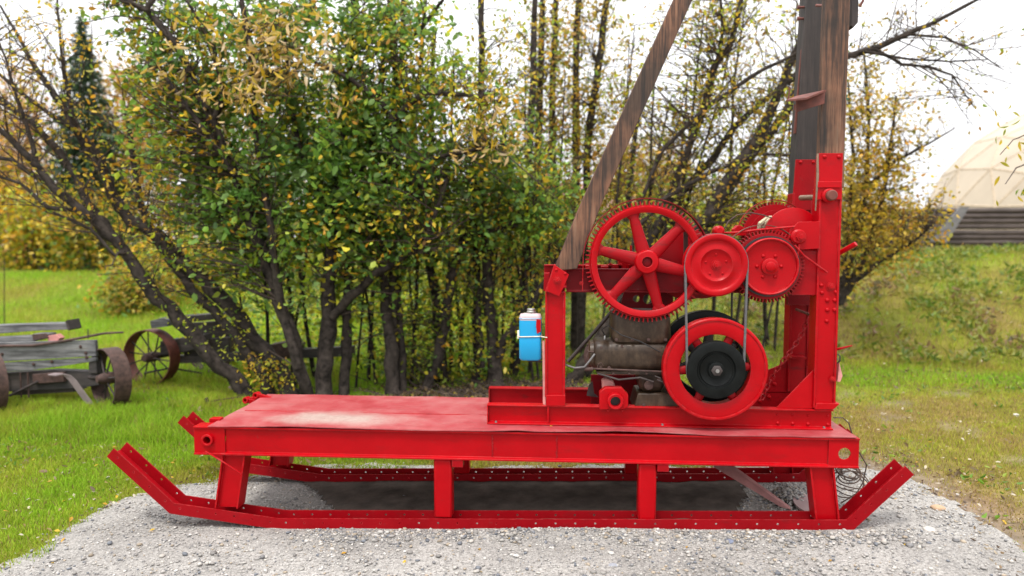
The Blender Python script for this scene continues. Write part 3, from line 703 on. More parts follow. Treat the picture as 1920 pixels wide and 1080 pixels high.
gc3 = P(1430, 499, YB - .02)
hoop([gc3 + Vector((cos(radians(a)) * 76 * u, .02, sin(radians(a)) * 76 * u)) for a in range(28, 145, 4)], .025, .004, 'gear_guard', M['rust_red'], rig)
# rear gear, drum plates
g3 = P(1450, 442, YB + .40); u = mpp(g3)
rg = MB().gear(g3, YB + .38, YB + .42, 44 * u, 58 * u, 63 * u, 60).build('drum_gear', M['red_worn'], rig, smooth=25)
MB().lathe(g3, [(40 * u, -.012), (54 * u, -.012), (54 * u, .03), (40 * u, .03)], 64).build('gear_rim', M['red_worn'], rg)
MB().disc(P(1455, 445, YB + .36), [(50 * u, .03), (50 * u, 0), (10 * u, 0)], 48).build('drum_flange', M['red_worn'], rg)
hoop([g3 + Vector((cos(radians(a)) * 66 * u, .0, sin(radians(a)) * 66 * u)) for a in range(35, 172, 4)], .02, .004, 'gear_guard', M['red_worn'], rig)
d4 = P(1486, 442, YB + .10); u = mpp(d4)
MB().disc(d4, [(52.5 * u, .012), (52.5 * u, 0), (50 * u, -.004)], 56).build('drum_flange', M['red'], rig)
MB().disc(d4, [(30 * u, .012), (30 * u, .27)], 32).build('cable_drum', M['red_dark'], rig)
# frayed rope end wound on the drum
c = P(1433, 417, YB + .15); vs = []
rp = MB()
for k in range(7):
    o_ = Vector((random.uniform(-.02, .02), random.uniform(-.02, .02), random.uniform(-.01, .01)))
    rp.tube([c + o_ + Vector((-.02, 0, -.035)), c + o_ * 1.2 + Vector((-.012, -.01, .0)), c + o_ + Vector((.025, -.005, .032))], [.010, .014, .009], 7)
rp.build('drum_rope', M['rope'], rig)
# bearing bracket on the mast post, lever rods
bk = MB().px([(1489, 425), (1497, 416), (1537, 415), (1537, 466), (1501, 468), (1490, 455), (1478, 445), (1481, 430)], YB - .012, YB + .0).build('bearing_bracket', M['red'], rig, bevel=.0015)
c = P(1496, 444, YB - .012); u = mpp(c)
MB().disc(c, [(14 * u, 0), (14 * u, -.012), (11 * u, -.020)], 24).build('bearing_boss', M['red'], bk); fast(BOLT, c + Vector((0.006, -.016, 0)), 8 * u, bk)
MB().px([(1487, 470), (1533, 470), (1533, 553), (1484, 553)], YB + .015, YB + .026).build('bearing_plate', M['red_worn'], rig, bevel=.0015)
for a in ([(1356, 437, .05), (1380, 436, .0), (1420, 431, -.01), (1489, 425, -.016)], [(1490, 460, -.04), (1508, 480, -.03), (1551, 511, -.012)], [(1499, 458, -.03), (1497, 472, -.03), (1492, 492, -.03)]):
    MB().tube([P(x_, y_, YB + d_) for x_, y_, d_ in a], .006, 8).build('lever_rod', M['red'], rig)
MB().disc(P(1348, 433, YB + .02), [(10 * u, .05), (10 * u, -.01), (6 * u, -.02)], 18).build('shaft_end', M['red'], rig)
MB().px([(1376, 430), (1384, 422), (1392, 424), (1398, 432), (1400, 442), (1376, 442)], YB + .33, YB + .40).build('bearing_cap', M['red'], rig, bevel=.002)
MB().tube([P(1355, 434, YB + .05), P(1366, 415, YB + .05), P(1382, 403, YB + .06), P(1408, 399, YB + .07), P(1430, 403, YB + .08), P(1448, 409, YB + .09)], .0035, 6).build('wire_line', M['rust'], rig)
MB().tube([P(1533, 288, YB - .004), P(1533, 330, YB - .01), P(1529, 395, YB - .008)], [.006, .008, .004], 8).build('hanging_cord', M['tan_rod'], rig)
# long lever and small rod on the right of the mast post
MB().tube([P(1560, 482, YB + .12), P(1605, 457, YB + .02)], .0145, 14).build('brake_lever', M['red'], rig, bevel=.002)
MB().tube([P(1570, 655, YB + .05), P(1598, 648, YB + .0)], [.008, .004], 8).build('small_rod', M['red'], rig)
MB().tube([P(1571, 664, YB + .0), P(1575, 668, YB - .01), P(1575, 676, YB - .01), P(1570, 681, YB + .0)], .004, 7).build('wire_eye', M['rubber_dark'], rig)
# parts between the mast posts (seen through the gap)
MB().tube([P(1493, 580, YB + .42), P(1524, 592, YB + .25)], .009, 8).build('cross_rod', M['rust_red'], rig)
MB().px([(1521, 598), (1528, 560), (1530, 680), (1514, 688)], YB + .30, YB + .32).build('brake_link', M['red_worn'], rig)
MB().tube([P(1527, 640, YB + .2), P(1522, 670, YB + .2), P(1524, 688, YB + .2), P(1531, 692, YB + .2)], .004, 6).build('brake_wire', M['rubber_dark'], rig)
MB().px([(1486, 668), (1512, 670), (1512, 674), (1484, 672)], YB + .40, YB + .46).build('post_shelf', M['red_worn'], rig)
MB().px([(1478, 553), (1535, 553), (1535, 572), (1478, 572)], YB + .40, YB + .45).build('post_tie', M['red_dark'], rig)

# flywheels
fc = P(1341, 693, Y0 + .06); u = mpp(fc)
fl = MB().lathe(fc, [(66 * u, .006), (69 * u, .002), (88 * u, -.003), (91 * u, -.001), (92 * u, -.008), (95 * u, -.008), (97 * u, -.002), (97 * u, .066), (94 * u, .070), (66 * u, .066)], 96).build('flywheel', M['red'], rig)
for k in range(6):
    a = radians(4 + 60 * k); d = Vector((cos(a), 0, sin(a)))
    MB().taper(fc + d * 15 * u + Vector((0, .04, 0)), fc + d * 70 * u + Vector((0, .035, 0)), 22 * u, .035, 15 * u, .03, 12).build('flywheel_spoke', M['red_worn'], fl)
pc = P(1343, 694, Y0 + .03); u = mpp(pc)
pl = MB().disc(pc, [(54 * u, .05), (54.5 * u, .04), (50 * u, .022), (50 * u, .018), (54.5 * u, .004), (54 * u, -.004), (51 * u, -.008), (36 * u, -.006), (34 * u, .004), (31 * u, .006), (30 * u, -.001), (28 * u, .002), (17 * u, .008), (15.5 * u, .008), (15 * u, -.010), (12.5 * u, -.012)], 72).build('crank_pulley', M['black'], rig)
MB().disc(pc, [(10.5 * u, .0), (10.5 * u, -.022), (7.5 * u, -.028)], 6).build('pulley_nut', M['dark_iron'], pl); MB().disc(pc, [(4 * u, -.02), (3.6 * u, -.034)], 16).build('crank_end', M['steel'], pl)
MB().disc(fc, [(16 * u, .03), (16 * u, .42)], 24).build('crank_shaft', M['dark_iron'], rig)
f2 = P(1325, 672, YB + .22); u2 = mpp(f2)
f2o = MB().lathe(f2, [(62 * u2, .0), (87 * u2, -.004), (90 * u2, .0), (90 * u2, .06), (62 * u2, .06)], 72).build('flywheel', M['black'], rig)
for k in range(6):
    a = radians(24 + 60 * k); d = Vector((cos(a), 0, sin(a)))
    MB().taper(f2 + d * 8 * u2 + Vector((0, .03, 0)), f2 + d * 66 * u2 + Vector((0, .03, 0)), 20 * u2, .03, 14 * u2, .03, 10).build('flywheel_spoke', M['dark_iron'], f2o)
# belts: front pair round drive pulley and crank pulley, rear one thin and dark
def belt(c1, r1, c2, r2, y, wid, th, m_, name='drive_belt'):
    dx, dz = c2.x - c1.x, c2.z - c1.z; D_ = hypot(dx, dz); base = atan2(dz, dx); al = math.acos((r1 - r2) / D_); pts = []
    for i in range(25):
        a = base + al + (2 * pi - 2 * al) * i / 24; pts.append((c1.x + cos(a) * r1, c1.z + sin(a) * r1))
    for i in range(25):
        a = base - al + 2 * al * i / 24; pts.append((c2.x + cos(a) * r2, c2.z + sin(a) * r2))
    vs = []; n = len(pts); cx = (c1.x + c2.x) / 2; cz = (c1.z + c2.z) / 2
    for i, (x, z) in enumerate(pts):
        a, c_ = pts[i - 1], pts[(i + 1) % n]; tx_, tz_ = c_[0] - a[0], c_[1] - a[1]; l = hypot(tx_, tz_); nx_, nz_ = tz_ / l, -tx_ / l
        vs += [(x, y, z), (x, y + wid, z), (x + nx_ * th, y + wid, z + nz_ * th), (x + nx_ * th, y, z + nz_ * th)]
    fs = [(i * 4 + k, i * 4 + (k + 1) % 4, ((i + 1) % n) * 4 + (k + 1) % 4, ((i + 1) % n) * 4 + k) for i in range(n) for k in range(4)]
    return MB().add(vs, fs).build(name, m_, rig)
belt(dc, 55.5 * mpp(dc), pc, 50.5 * mpp(pc), Y0 + .048, .018, .012, M['rubber'])
d2 = P(1318, 508, YB + .26); ud = mpp(d2)
MB().disc(d2, [(52 * ud, .06), (52 * ud, .0), (20 * ud, .0)], 48).build('rear_pulley', M['red_worn'], rig)
belt(d2, 52.5 * ud, f2, 46 * u2, YB + .245, .02, .008, M['rubber_dark'])
MB().px([(1282, 430), (1290, 432), (1290, 545), (1282, 545)], YB + .05, YB + .06).build('brake_strap', M['rust'], rig)
MB().disc(P(1292, 497, YB + .12), [(30 * ud, .05), (64 * ud, .05), (64 * ud, .035), (30 * ud, .03)], 48).build('clutch_plate', M['red_worn'], rig)
MB().lathe(P(1330, 470, YB + .3), [(.001, -.02), (.07, -.02), (.1, 0), (.1, .05), (.001, .05)], 40, closed=False).build('clutch_cover', M['tan_rod'], rig)
# red housing behind the big gear with two holes
hs = MB(); q = [P(1160, 588, YB + .2), P(1205, 588, YB + .2), P(1205, 546, YB + .2), P(1170, 546, YB + .2)]
hs.holed([q[0], q[1], q[2], q[3]], (0, .012, 0), P(1193, 560, YB + .2), .021, 16)
q = [P(1205, 588, YB + .2), P(1262, 588, YB + .2), P(1262, 546, YB + .2), P(1205, 546, YB + .2)]
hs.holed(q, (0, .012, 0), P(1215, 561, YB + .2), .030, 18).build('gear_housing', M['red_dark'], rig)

# ------------------------------------------------------------------ engine
def rr2(w_, h_, r, n=6):
    pts = []
    for cx_, cy_, a0 in ((w_ / 2 - r, h_ / 2 - r, 0), (-w_ / 2 + r, h_ / 2 - r, 90), (-w_ / 2 + r, -h_ / 2 + r, 180), (w_ / 2 - r, -h_ / 2 + r, 270)):
        pts += [(cx_ + r * cos(radians(a0 + 90 * i / n)), cy_ + r * sin(radians(a0 + 90 * i / n))) for i in range(n + 1)]
    return pts
def sweep(rings):
    """rings: lists of equal length of 3D points, capped at both ends"""
    n = len(rings[0]); k = len(rings); vs = [p for r in rings for p in r]
    return MB().add(vs, [(i * n + j, i * n + (j + 1) % n, (i + 1) * n + (j + 1) % n, (i + 1) * n + j) for i in range(k - 1) for j in range(n)] + [tuple(range(n - 1, -1, -1)), tuple(range((k - 1) * n, k * n))])
def barrel(pxs, ytop, ybot, ya, yb_, r):
    """casting lying along X: (pixel x, scale) stations, rounded cross-section"""
    rings = []
    for x_, s_ in pxs:
        a = P(x_, ytop, YB + ya); c_ = P(x_, ybot, YB + ya); w2, h2 = (yb_ - ya) * s_, (a.z - c_.z) * s_
        rings.append([(a.x, YB + (ya + yb_) / 2 + u_, (a.z + c_.z) / 2 + v_) for u_, v_ in rr2(w2, h2, min(r, w2 * .45, h2 * .45))])
    return sweep(rings)
def tub(x0_, x1_, stations, ya, yb_, r):
    """upright casting: (pixel y, scale) stations from the bottom up"""
    rings = []
    for y_, s_ in stations:
        a = P(x0_, y_, YB + ya); c_ = P(x1_, y_, YB + ya); w2, d2 = (c_.x - a.x) * s_, (yb_ - ya) * s_
        rings.append([((a.x + c_.x) / 2 + u_, YB + (ya + yb_) / 2 + v_, a.z) for u_, v_ in rr2(w2, d2, r)])
    return sweep(rings)
eng = barrel([(1114, .86), (1116, .95), (1120, .99), (1138, 1.0), (1140, .96), (1146, .96), (1150, 1.0), (1250, 1.0), (1254, .97)], 640, 699, .015, .27, .062).build('engine', M['engine'], rig, smooth=50)
def ep(name, poly, a, c_, m_='engine', bv=.004): return MB().px(poly, YB + a, YB + c_).build(name, M[m_], eng, bevel=bv)
tub(1147, 1260, [(642, .93), (636, .985), (630, 1.0), (600, .985), (590, .975), (588, .95)], .012, .272, .045).build('water_hopper', M['engine'], eng, smooth=50)
tub(1147, 1259, [(589, .985), (588, 1.0), (584, 1.0), (583, .985)], .010, .274, .045).build('hopper_rim', M['rust'], eng, smooth=50)
tub(1196, 1250, [(738, .62), (732, .8), (722, .92), (708, 1.0), (697, 1.02)], .04, .25, .03).build('crankcase', M['engine'], eng, smooth=50)
ep('engine_foot', [(1196, 738), (1268, 738), (1276, 767), (1188, 767)], .03, .28, bv=.005)
barrel([(1105, .80), (1107, .92), (1116, .95)], 642, 696, .03, .25, .06).build('cylinder_head', M['engine'], eng, smooth=50)
ep('base_rib', [(1118, 697), (1250, 697), (1248, 703), (1120, 702)], .02, .27, 'engine', .002)
c = P(1106, 668, YB + .12)
MB().disc(c, [(.070, .03), (.073, .0), (.060, -.01), (.035, -.012)], 28, axis=(.9, .45, 0)).build('magneto', M['rust'], eng)
c = P(1134, 641, YB + .1)
MB().disc(c, [(.013, 0), (.013, .010)], 6, axis=(0, 0, 1)).disc(c, [(.007, .010), (.008, .016), (.006, .034), (.003, .040)], 12, axis=(0, 0, 1)).build('spark_plug', M['steel'], eng)
MB().tube([P(1060, 684, YB + .05), P(1078, 690, YB + .02), P(1096, 688, YB + .0), P(1106, 676, YB + .0), P(1115, 664, YB + .02)], .0062, 8).build('fuel_hose', M['hose'], eng)
MB().tube([P(1102, 680, YB + .03), P(1099, 668, YB + .02), P(1104, 659, YB + .02), P(1113, 660, YB + .03)], .005, 8).build('copper_pipe', M['rust'], eng)
MB().tube([P(1096, 692, YB + .01), P(1112, 692, YB + .01)], .012, 10).tube([P(1108, 691, YB + .01), P(1244, 697, YB + .01)], .0055, 8).build('push_rod', M['rust'], eng)
MB().tube([P(1120, 690, YB + .02), P(1122, 682, YB + .015), P(1127, 680, YB + .015), P(1131, 686, YB + .02)], .003, 6).build('spring_clip', M['rust'], eng)
for x_, y_ in ((1126, 688), (1142, 690), (1127, 652), (1166, 650), (1236, 712), (1215, 726), (1240, 652), (1207, 760)): fast(BOLT_K, P(x_, y_, YB + .028), .009, eng)
for k in range(2):
    a = P(1228 + k * 4, 705 + k * 7, YB + .0); MB().tube([a, a + Vector((.03, -.01, -.01)), a + Vector((.045, .0, -.03))], .004, 6).build('governor_link', M['dark_iron'], eng)
for x_ in (1156, 1186, 1216, 1248): fast(BOLT_K, P(x_, 637, YB + .012), .008, eng)
for x_ in (1150, 1180, 1212): fast(BOLT_K, P(x_, 700, YB + .018), .007, eng)
for k in range(6):
    a = radians(60 * k + 20); fast(BOLT_K, P(1106, 668, YB + .12) + Vector((-.012, cos(a) * .09, sin(a) * .07)), .007, eng, rot=(0, 0, -pi / 2))
MB().tube([P(1134, 629, YB + .1), P(1128, 618, YB + .08), P(1140, 610, YB + .05), P(1165, 628, YB + .0), P(1200, 640, YB - .01), P(1238, 660, YB + .0)], .0035, 6).build('ignition_wire', M['rubber_dark'], eng)
MB().tube([P(1120, 700, YB + .02), P(1160, 712, YB + .0), P(1200, 708, YB + .0), P(1225, 716, YB + .01)], .006, 8).build('oil_pipe', M['dark_iron'], eng)
MB().disc(P(1216, 722, YB + .03), [(.026, 0), (.026, -.012), (.012, -.016)], 20).build('drain_plug', M['rust'], eng)
MB().tube([P(1065, 678, YB + .42), P(1115, 622, YB + .42), P(1180, 545, YB + .42)], .0125, 10).build('diagonal_stay', M['dark_iron'], rig)
# pink exhaust stub and pivot block on the bed
MB().px([(1128, 712), (1136, 710), (1150, 714), (1158, 735), (1130, 735)], YB + .10, YB + .16).build('exhaust_stub', M['pink'], rig, bevel=.012)
pv = MB().px([(1124, 736), (1135, 727), (1166, 727), (1178, 740), (1178, 762), (1170, 768), (1124, 768)], YB - .006, YB + .05).build('pivot_block', M['red'], rig, bevel=.003)
c = P(1153, 750, YB - .006); u = mpp(c)
MB().lathe(c, [(9.5 * u, -.001), (9.5 * u, -.048), (13.5 * u, -.050), (15 * u, -.044), (15 * u, -.001)], 32).build('pivot_pipe', M['red'], pv)
MB().disc(c, [(9.4 * u, -.0005), (9.4 * u, -.004)], 24).build('bore_shade', M['rubber_dark'], pv)  # black disc on the pipe floor, painting in the shade of an open hole
for x_ in (1140, 1167): fast(BOLT, P(x_, 768, YB + .006), .0085, pv, rot=(pi / 2, 0, 0))
MB().px([(1104, 722), (1111, 715), (1114, 738), (1122, 745), (1100, 742)], YB + .2, YB + .21).build('throttle_arm', M['dark_iron'], rig)
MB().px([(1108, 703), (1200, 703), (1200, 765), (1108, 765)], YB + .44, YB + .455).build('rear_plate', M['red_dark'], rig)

# ------------------------------------------------------------------ things on and around the rig
# blue jug wired to the front post
YJ = YB + .01
jl = XZ(973, 640, YJ)[0]; jr = XZ(1015, 640, YJ)[0]; jz0 = XZ(990, 677, YJ)[1]; jz1 = XZ(990, 589, YJ)[1]; jcx = (jl + jr) / 2
jug = thing('plastic_jug', (jcx, YJ + .05, jz0), 'blue plastic jug with metal cap wired to the left post of the red rig', 'jug')
def rrect(w_, d_, r, n=5):
    pts = []
    for cx_, cy_, a0 in ((w_ / 2 - r, d_ / 2 - r, 0), (-w_ / 2 + r, d_ / 2 - r, 90), (-w_ / 2 + r, -d_ / 2 + r, 180), (w_ / 2 - r, -d_ / 2 + r, 270)):
        pts += [(cx_ + r * cos(radians(a0 + 90 * i / n)), cy_ + r * sin(radians(a0 + 90 * i / n))) for i in range(n + 1)]
    return pts
def loft(rings, name, m_, par):
    mb = MB(); vs = []; n = len(rings[0][0])
    for pts, z in rings: vs += [(jcx + x, YJ + .05 + y, z) for x, y in pts]
    k = len(rings)
    mb.add(vs, [(i * n + j, i * n + (j + 1) % n, (i + 1) * n + (j + 1) % n, (i + 1) * n + j) for i in range(k - 1) for j in range(n)] + [tuple(range(n - 1, -1, -1)), tuple(range((k - 1) * n, k * n))])
    return mb.build(name, m_, par, smooth=50)
W_ = jr - jl; hh_ = jz1 - jz0
mjug, t, b = mat('translucent_blue_plastic'); b.inputs['Base Color'].default_value = (.006, .29, .56, 1); b.inputs['Roughness'].default_value = .28
b.inputs['Subsurface Weight'].default_value = .25; b.inputs['Subsurface Radius'].default_value = (.01, .02, .03)
mclear = simple('milky_plastic', (.42, .33, .35), .35, var=.08)
loft([(rrect(W_ * .86, .07, .018), jz0 + .001), (rrect(W_, .09, .022), jz0 + .014), (rrect(W_, .09, .022), jz0 + hh_ * .48), (rrect(W_ * .97, .088, .022), jz0 + hh_ * .52), (rrect(W_, .09, .022), jz0 + hh_ * .56), (rrect(W_ * 1.0, .09, .022), jz0 + hh_ * .86)], 'jug_body', mjug, jug)
loft([(rrect(W_ * .995, .0895, .022), jz0 + hh_ * .861), (rrect(W_ * .985, .088, .024), jz0 + hh_ * .94), (rrect(W_ * .90, .078, .024), jz0 + hh_ * .985), (rrect(W_ * .5, .05, .022), jz0 + hh_ * 1.005)], 'jug_shoulder', mclear, jug)
jc = P(996, 582, YJ + .05)
MB().disc((jc.x, YJ + .05, jz0 + hh_ * 1.0), [(.027, 0), (.028, .004), (.028, .012), (.025, .015), (.025, .026), (.022, .029)], 20, axis=(0, 0, 1)).build('jug_cap', M['steel'], jug)
MB().px([(1006, 598), (1014, 600), (1014, 622), (1007, 626), (1005, 612)], YJ - .002, YJ + .012).build('jug_label', M['red'], jug, bevel=.001)
zs_ = jz0 + hh_ * .52
for zz_ in (.90,):
    q = rrect(W_ * 1.008, .0915, .022); MB().tube([(jcx + x, YJ + .05 + y, jz0 + hh_ * zz_) for x, y in q + [q[0]]], .0016, 5).build('jug_rib', mjug, jug)
ring = rrect(W_ * 1.03, .096, .024); MB().tube([(jcx + x, YJ + .05 + y, zs_ + .004 * (x / W_)) for x, y in ring + [ring[0]]], .0035, 6).tube([(jcx + W_ * .5, YJ + .004, zs_), (jcx + W_ * .5 + .035, YJ - .012, zs_ - .002)], .0035, 6).build('strap_wire', simple('galvanised_wire', (.6, .55, .45), .45, .3), jug)
MB().px([(970, 620), (974, 620), (974, 635), (970, 635)], YJ + .03, YJ + .06).build('strap_block', simple('cream_plastic', (.7, .65, .52), .5), jug)
MB().tube([(jcx - .02, YJ + .05, jz0 - .006), (jr + .04, YJ + .04, jz0 - .012)], .004, 6).build('support_peg', M['dark_iron'], jug)

# chain draped from the rear mast post to the bed
def chain_pts():
    a = [(1513, 601, .30), (1505, 625, .30), (1492, 645, .28), (1480, 662, .26), (1470, 674, .24), (1452, 700, .22), (1440, 722, .22), (1430, 744, .2), (1424, 762, .18)]
    return [P(x, y, YB + d_) for x, y, d_ in a]
cp = chain_pts(); chain = thing('chain', cp[-1], 'red painted link chain hanging between the mast posts beside the flywheel', 'chain')
seg = []; acc = 0
for i in range(len(cp) - 1):
    nseg = max(1, int((cp[i + 1] - cp[i]).length / .008))
    for j in range(nseg): seg.append(cp[i].lerp(cp[i + 1], j / nseg))
lk = MB(); ring = [(cos(2 * pi * i / 12) * .012 , 0, sin(2 * pi * i / 12) * .012 + (.009 if i < 6 else -.009)) for i in range(12)]
lk.tube([Vector(p) for p in ring] + [Vector(ring[0])], .0042, 6, cap=False)
lme = _proto_mesh('link', lk, M['red_worn'])
for i in range(0, len(seg) - 4, 4):
    d = (seg[i + 4] - seg[i]).normalized(); o = fast(lme, seg[i], 1.0, chain, name='link')
    q = d.to_track_quat('Z', 'Y'); e = q.to_matrix().to_4x4()
    from mathutils import Matrix
    o.rotation_euler = (e @ Matrix.Rotation(pi / 2 * (i // 4 % 2) + .4, 4, 'Z')).to_euler()

# faded board leaning out from under the deck, loose disc, wire coil
a1, a2 = P(1338, 876, YR - .28), P(1372, 876, YR - .28); b2 = G(1484, 957, .012); b1 = G(1462, 950, .012)
bd_ = MB().add([a1, a2, b2, b1] + [p + Vector((0, .03, .016)) for p in (a1, a2, b2, b1)], [(0, 1, 2, 3), (7, 6, 5, 4), (0, 4, 5, 1), (1, 5, 6, 2), (2, 6, 7, 3), (3, 7, 4, 0)])
tag(bd_.build('board', simple('faded_red_board', (.33, .15, .14), .7, var=.25, scale=10), origin=b1, bevel=.002), 'faded pinkish board slanting from under the deck down to the gravel', 'board')
c = G(1518, 952, .012); c.z = Hs(c.x, c.y) + .022
dsc = MB().lathe(c, [(.01, .0), (.085, .0), (.10, .010), (.10, .018), (.08, .014), (.01, .014)], 36, axis=(.12, -.25, 1))
tag(dsc.build('metal_disc', simple('dull_pinkish_steel', (.27, .17, .165), .6), origin=c), 'dull reddish round plate lying on the gravel by the right rear leg', 'disc')
coil = MB(); rc = random.Random(4)
for k in range(9):
    cc = P(1592 + rc.uniform(-9, 9), 892 + rc.uniform(-14, 16), 4.30 + rc.uniform(-.06, .10)); ra = .085 + rc.uniform(-.03, .03); tl = rc.uniform(.5, 1.3); tw_ = rc.uniform(-.7, .7)
    ph = rc.uniform(0, 6); pts = []
    for i in range(23):
        a = 2 * pi * i / 20 + ph; x = cos(a) * ra * (1 + .1 * sin(2 * a + k)); y = sin(a) * ra * .75
        pts.append(cc + Vector((x * cos(tw_), x * sin(tw_) * .5 + y * cos(tl), y * sin(tl) + .012 * sin(a * 1.5 + k))))
    coil.tube(pts, .0038, 6)
coil.tube([P(1563, 783, YB + .05), P(1580, 783, YB + .06), P(1592, 794, YB + .06), P(1597, 812, YB + .06), P(1600, 832, YB + .08), P(1612, 850, YB + .1), P(1625, 872, YB + .1), P(1618, 905, YB + .12), P(1606, 925, YB + .1), P(1590, 935, YB + .1), P(1576, 944, YB + .1)], .0038, 6)
cbase = G(1592, 935, 0)
tag(coil.build('cable_coil', M['cable'], origin=cbase), 'tangled coil of rusty wire cable hanging behind the right end of the sled', 'cable')
# ------------------------------------------------------------------ trees
GREEN = [(.12, .235, .034), (.16, .29, .040), (.09, .195, .038), (.21, .32, .048), (.30, .37, .05), (.155, .25, .075)]
GREENY = [(.07, .15, .014), (.12, .20, .018), (.20, .23, .02), (.34, .27, .02), (.05, .11, .012)]
YELLOW = [(.50, .33, .018), (.58, .40, .03), (.40, .28, .02), (.26, .24, .02), (.48, .24, .02)]
LIME = [(.28, .33, .02), (.36, .38, .025), (.20, .28, .018), (.45, .40, .03)]
TAN = [(.62, .45, .22), (.55, .36, .12), (.66, .52, .32), (.55, .38, .06), (.40, .30, .08)]
OLIVE = [(.36, .26, .03), (.27, .21, .025), (.44, .29, .025), (.20, .19, .025), (.33, .18, .03)]
RUSTY = [(.34, .17, .06), (.42, .22, .07), (.28, .15, .07), (.45, .30, .06)]
DARKG = [(.022, .045, .018), (.030, .055, .020), (.018, .035, .016)]
def leaf_verts(pos, size, width, col, rng, droop=.35):
    n = len(pos); d = rng.normal(size=(n, 3)) * np.array([1, 1, .7]); d[:, 2] -= droop * 1.6; d /= np.linalg.norm(d, axis=1)[:, None]
    r = rng.normal(size=(n, 3)) * .75; r[:, 2] += .9; s = np.cross(d, r); s /= np.linalg.norm(s, axis=1)[:, None] + 1e-9
    nn = np.cross(d, s); sz = size[:, None]; wv = np.asarray(width).reshape(-1, 1) if np.ndim(width) else width
    mid = pos + d * sz * .45
    tip = pos + d * sz + nn * sz * rng.uniform(-.22, .08, (n, 1)); m1 = pos + d * sz * .28; m2 = pos + d * sz * .66; up_ = nn * sz * .10
    V = np.empty((n, 6, 3)); V[:, 0] = pos; V[:, 1] = m1 + s * sz * wv * .85 + up_; V[:, 2] = m2 + s * sz * wv * .72 + up_; V[:, 3] = tip; V[:, 4] = m2 - s * sz * wv * .72 + up_; V[:, 5] = m1 - s * sz * wv * .85 + up_
    i = np.arange(n)[:, None] * 6
    Fc = np.concatenate([i + np.array([0, 1, 2, 3]), i + np.array([0, 3, 4, 5])])
    C = np.repeat(col, 6, 0)
    return V.reshape(-1, 3), Fc, C

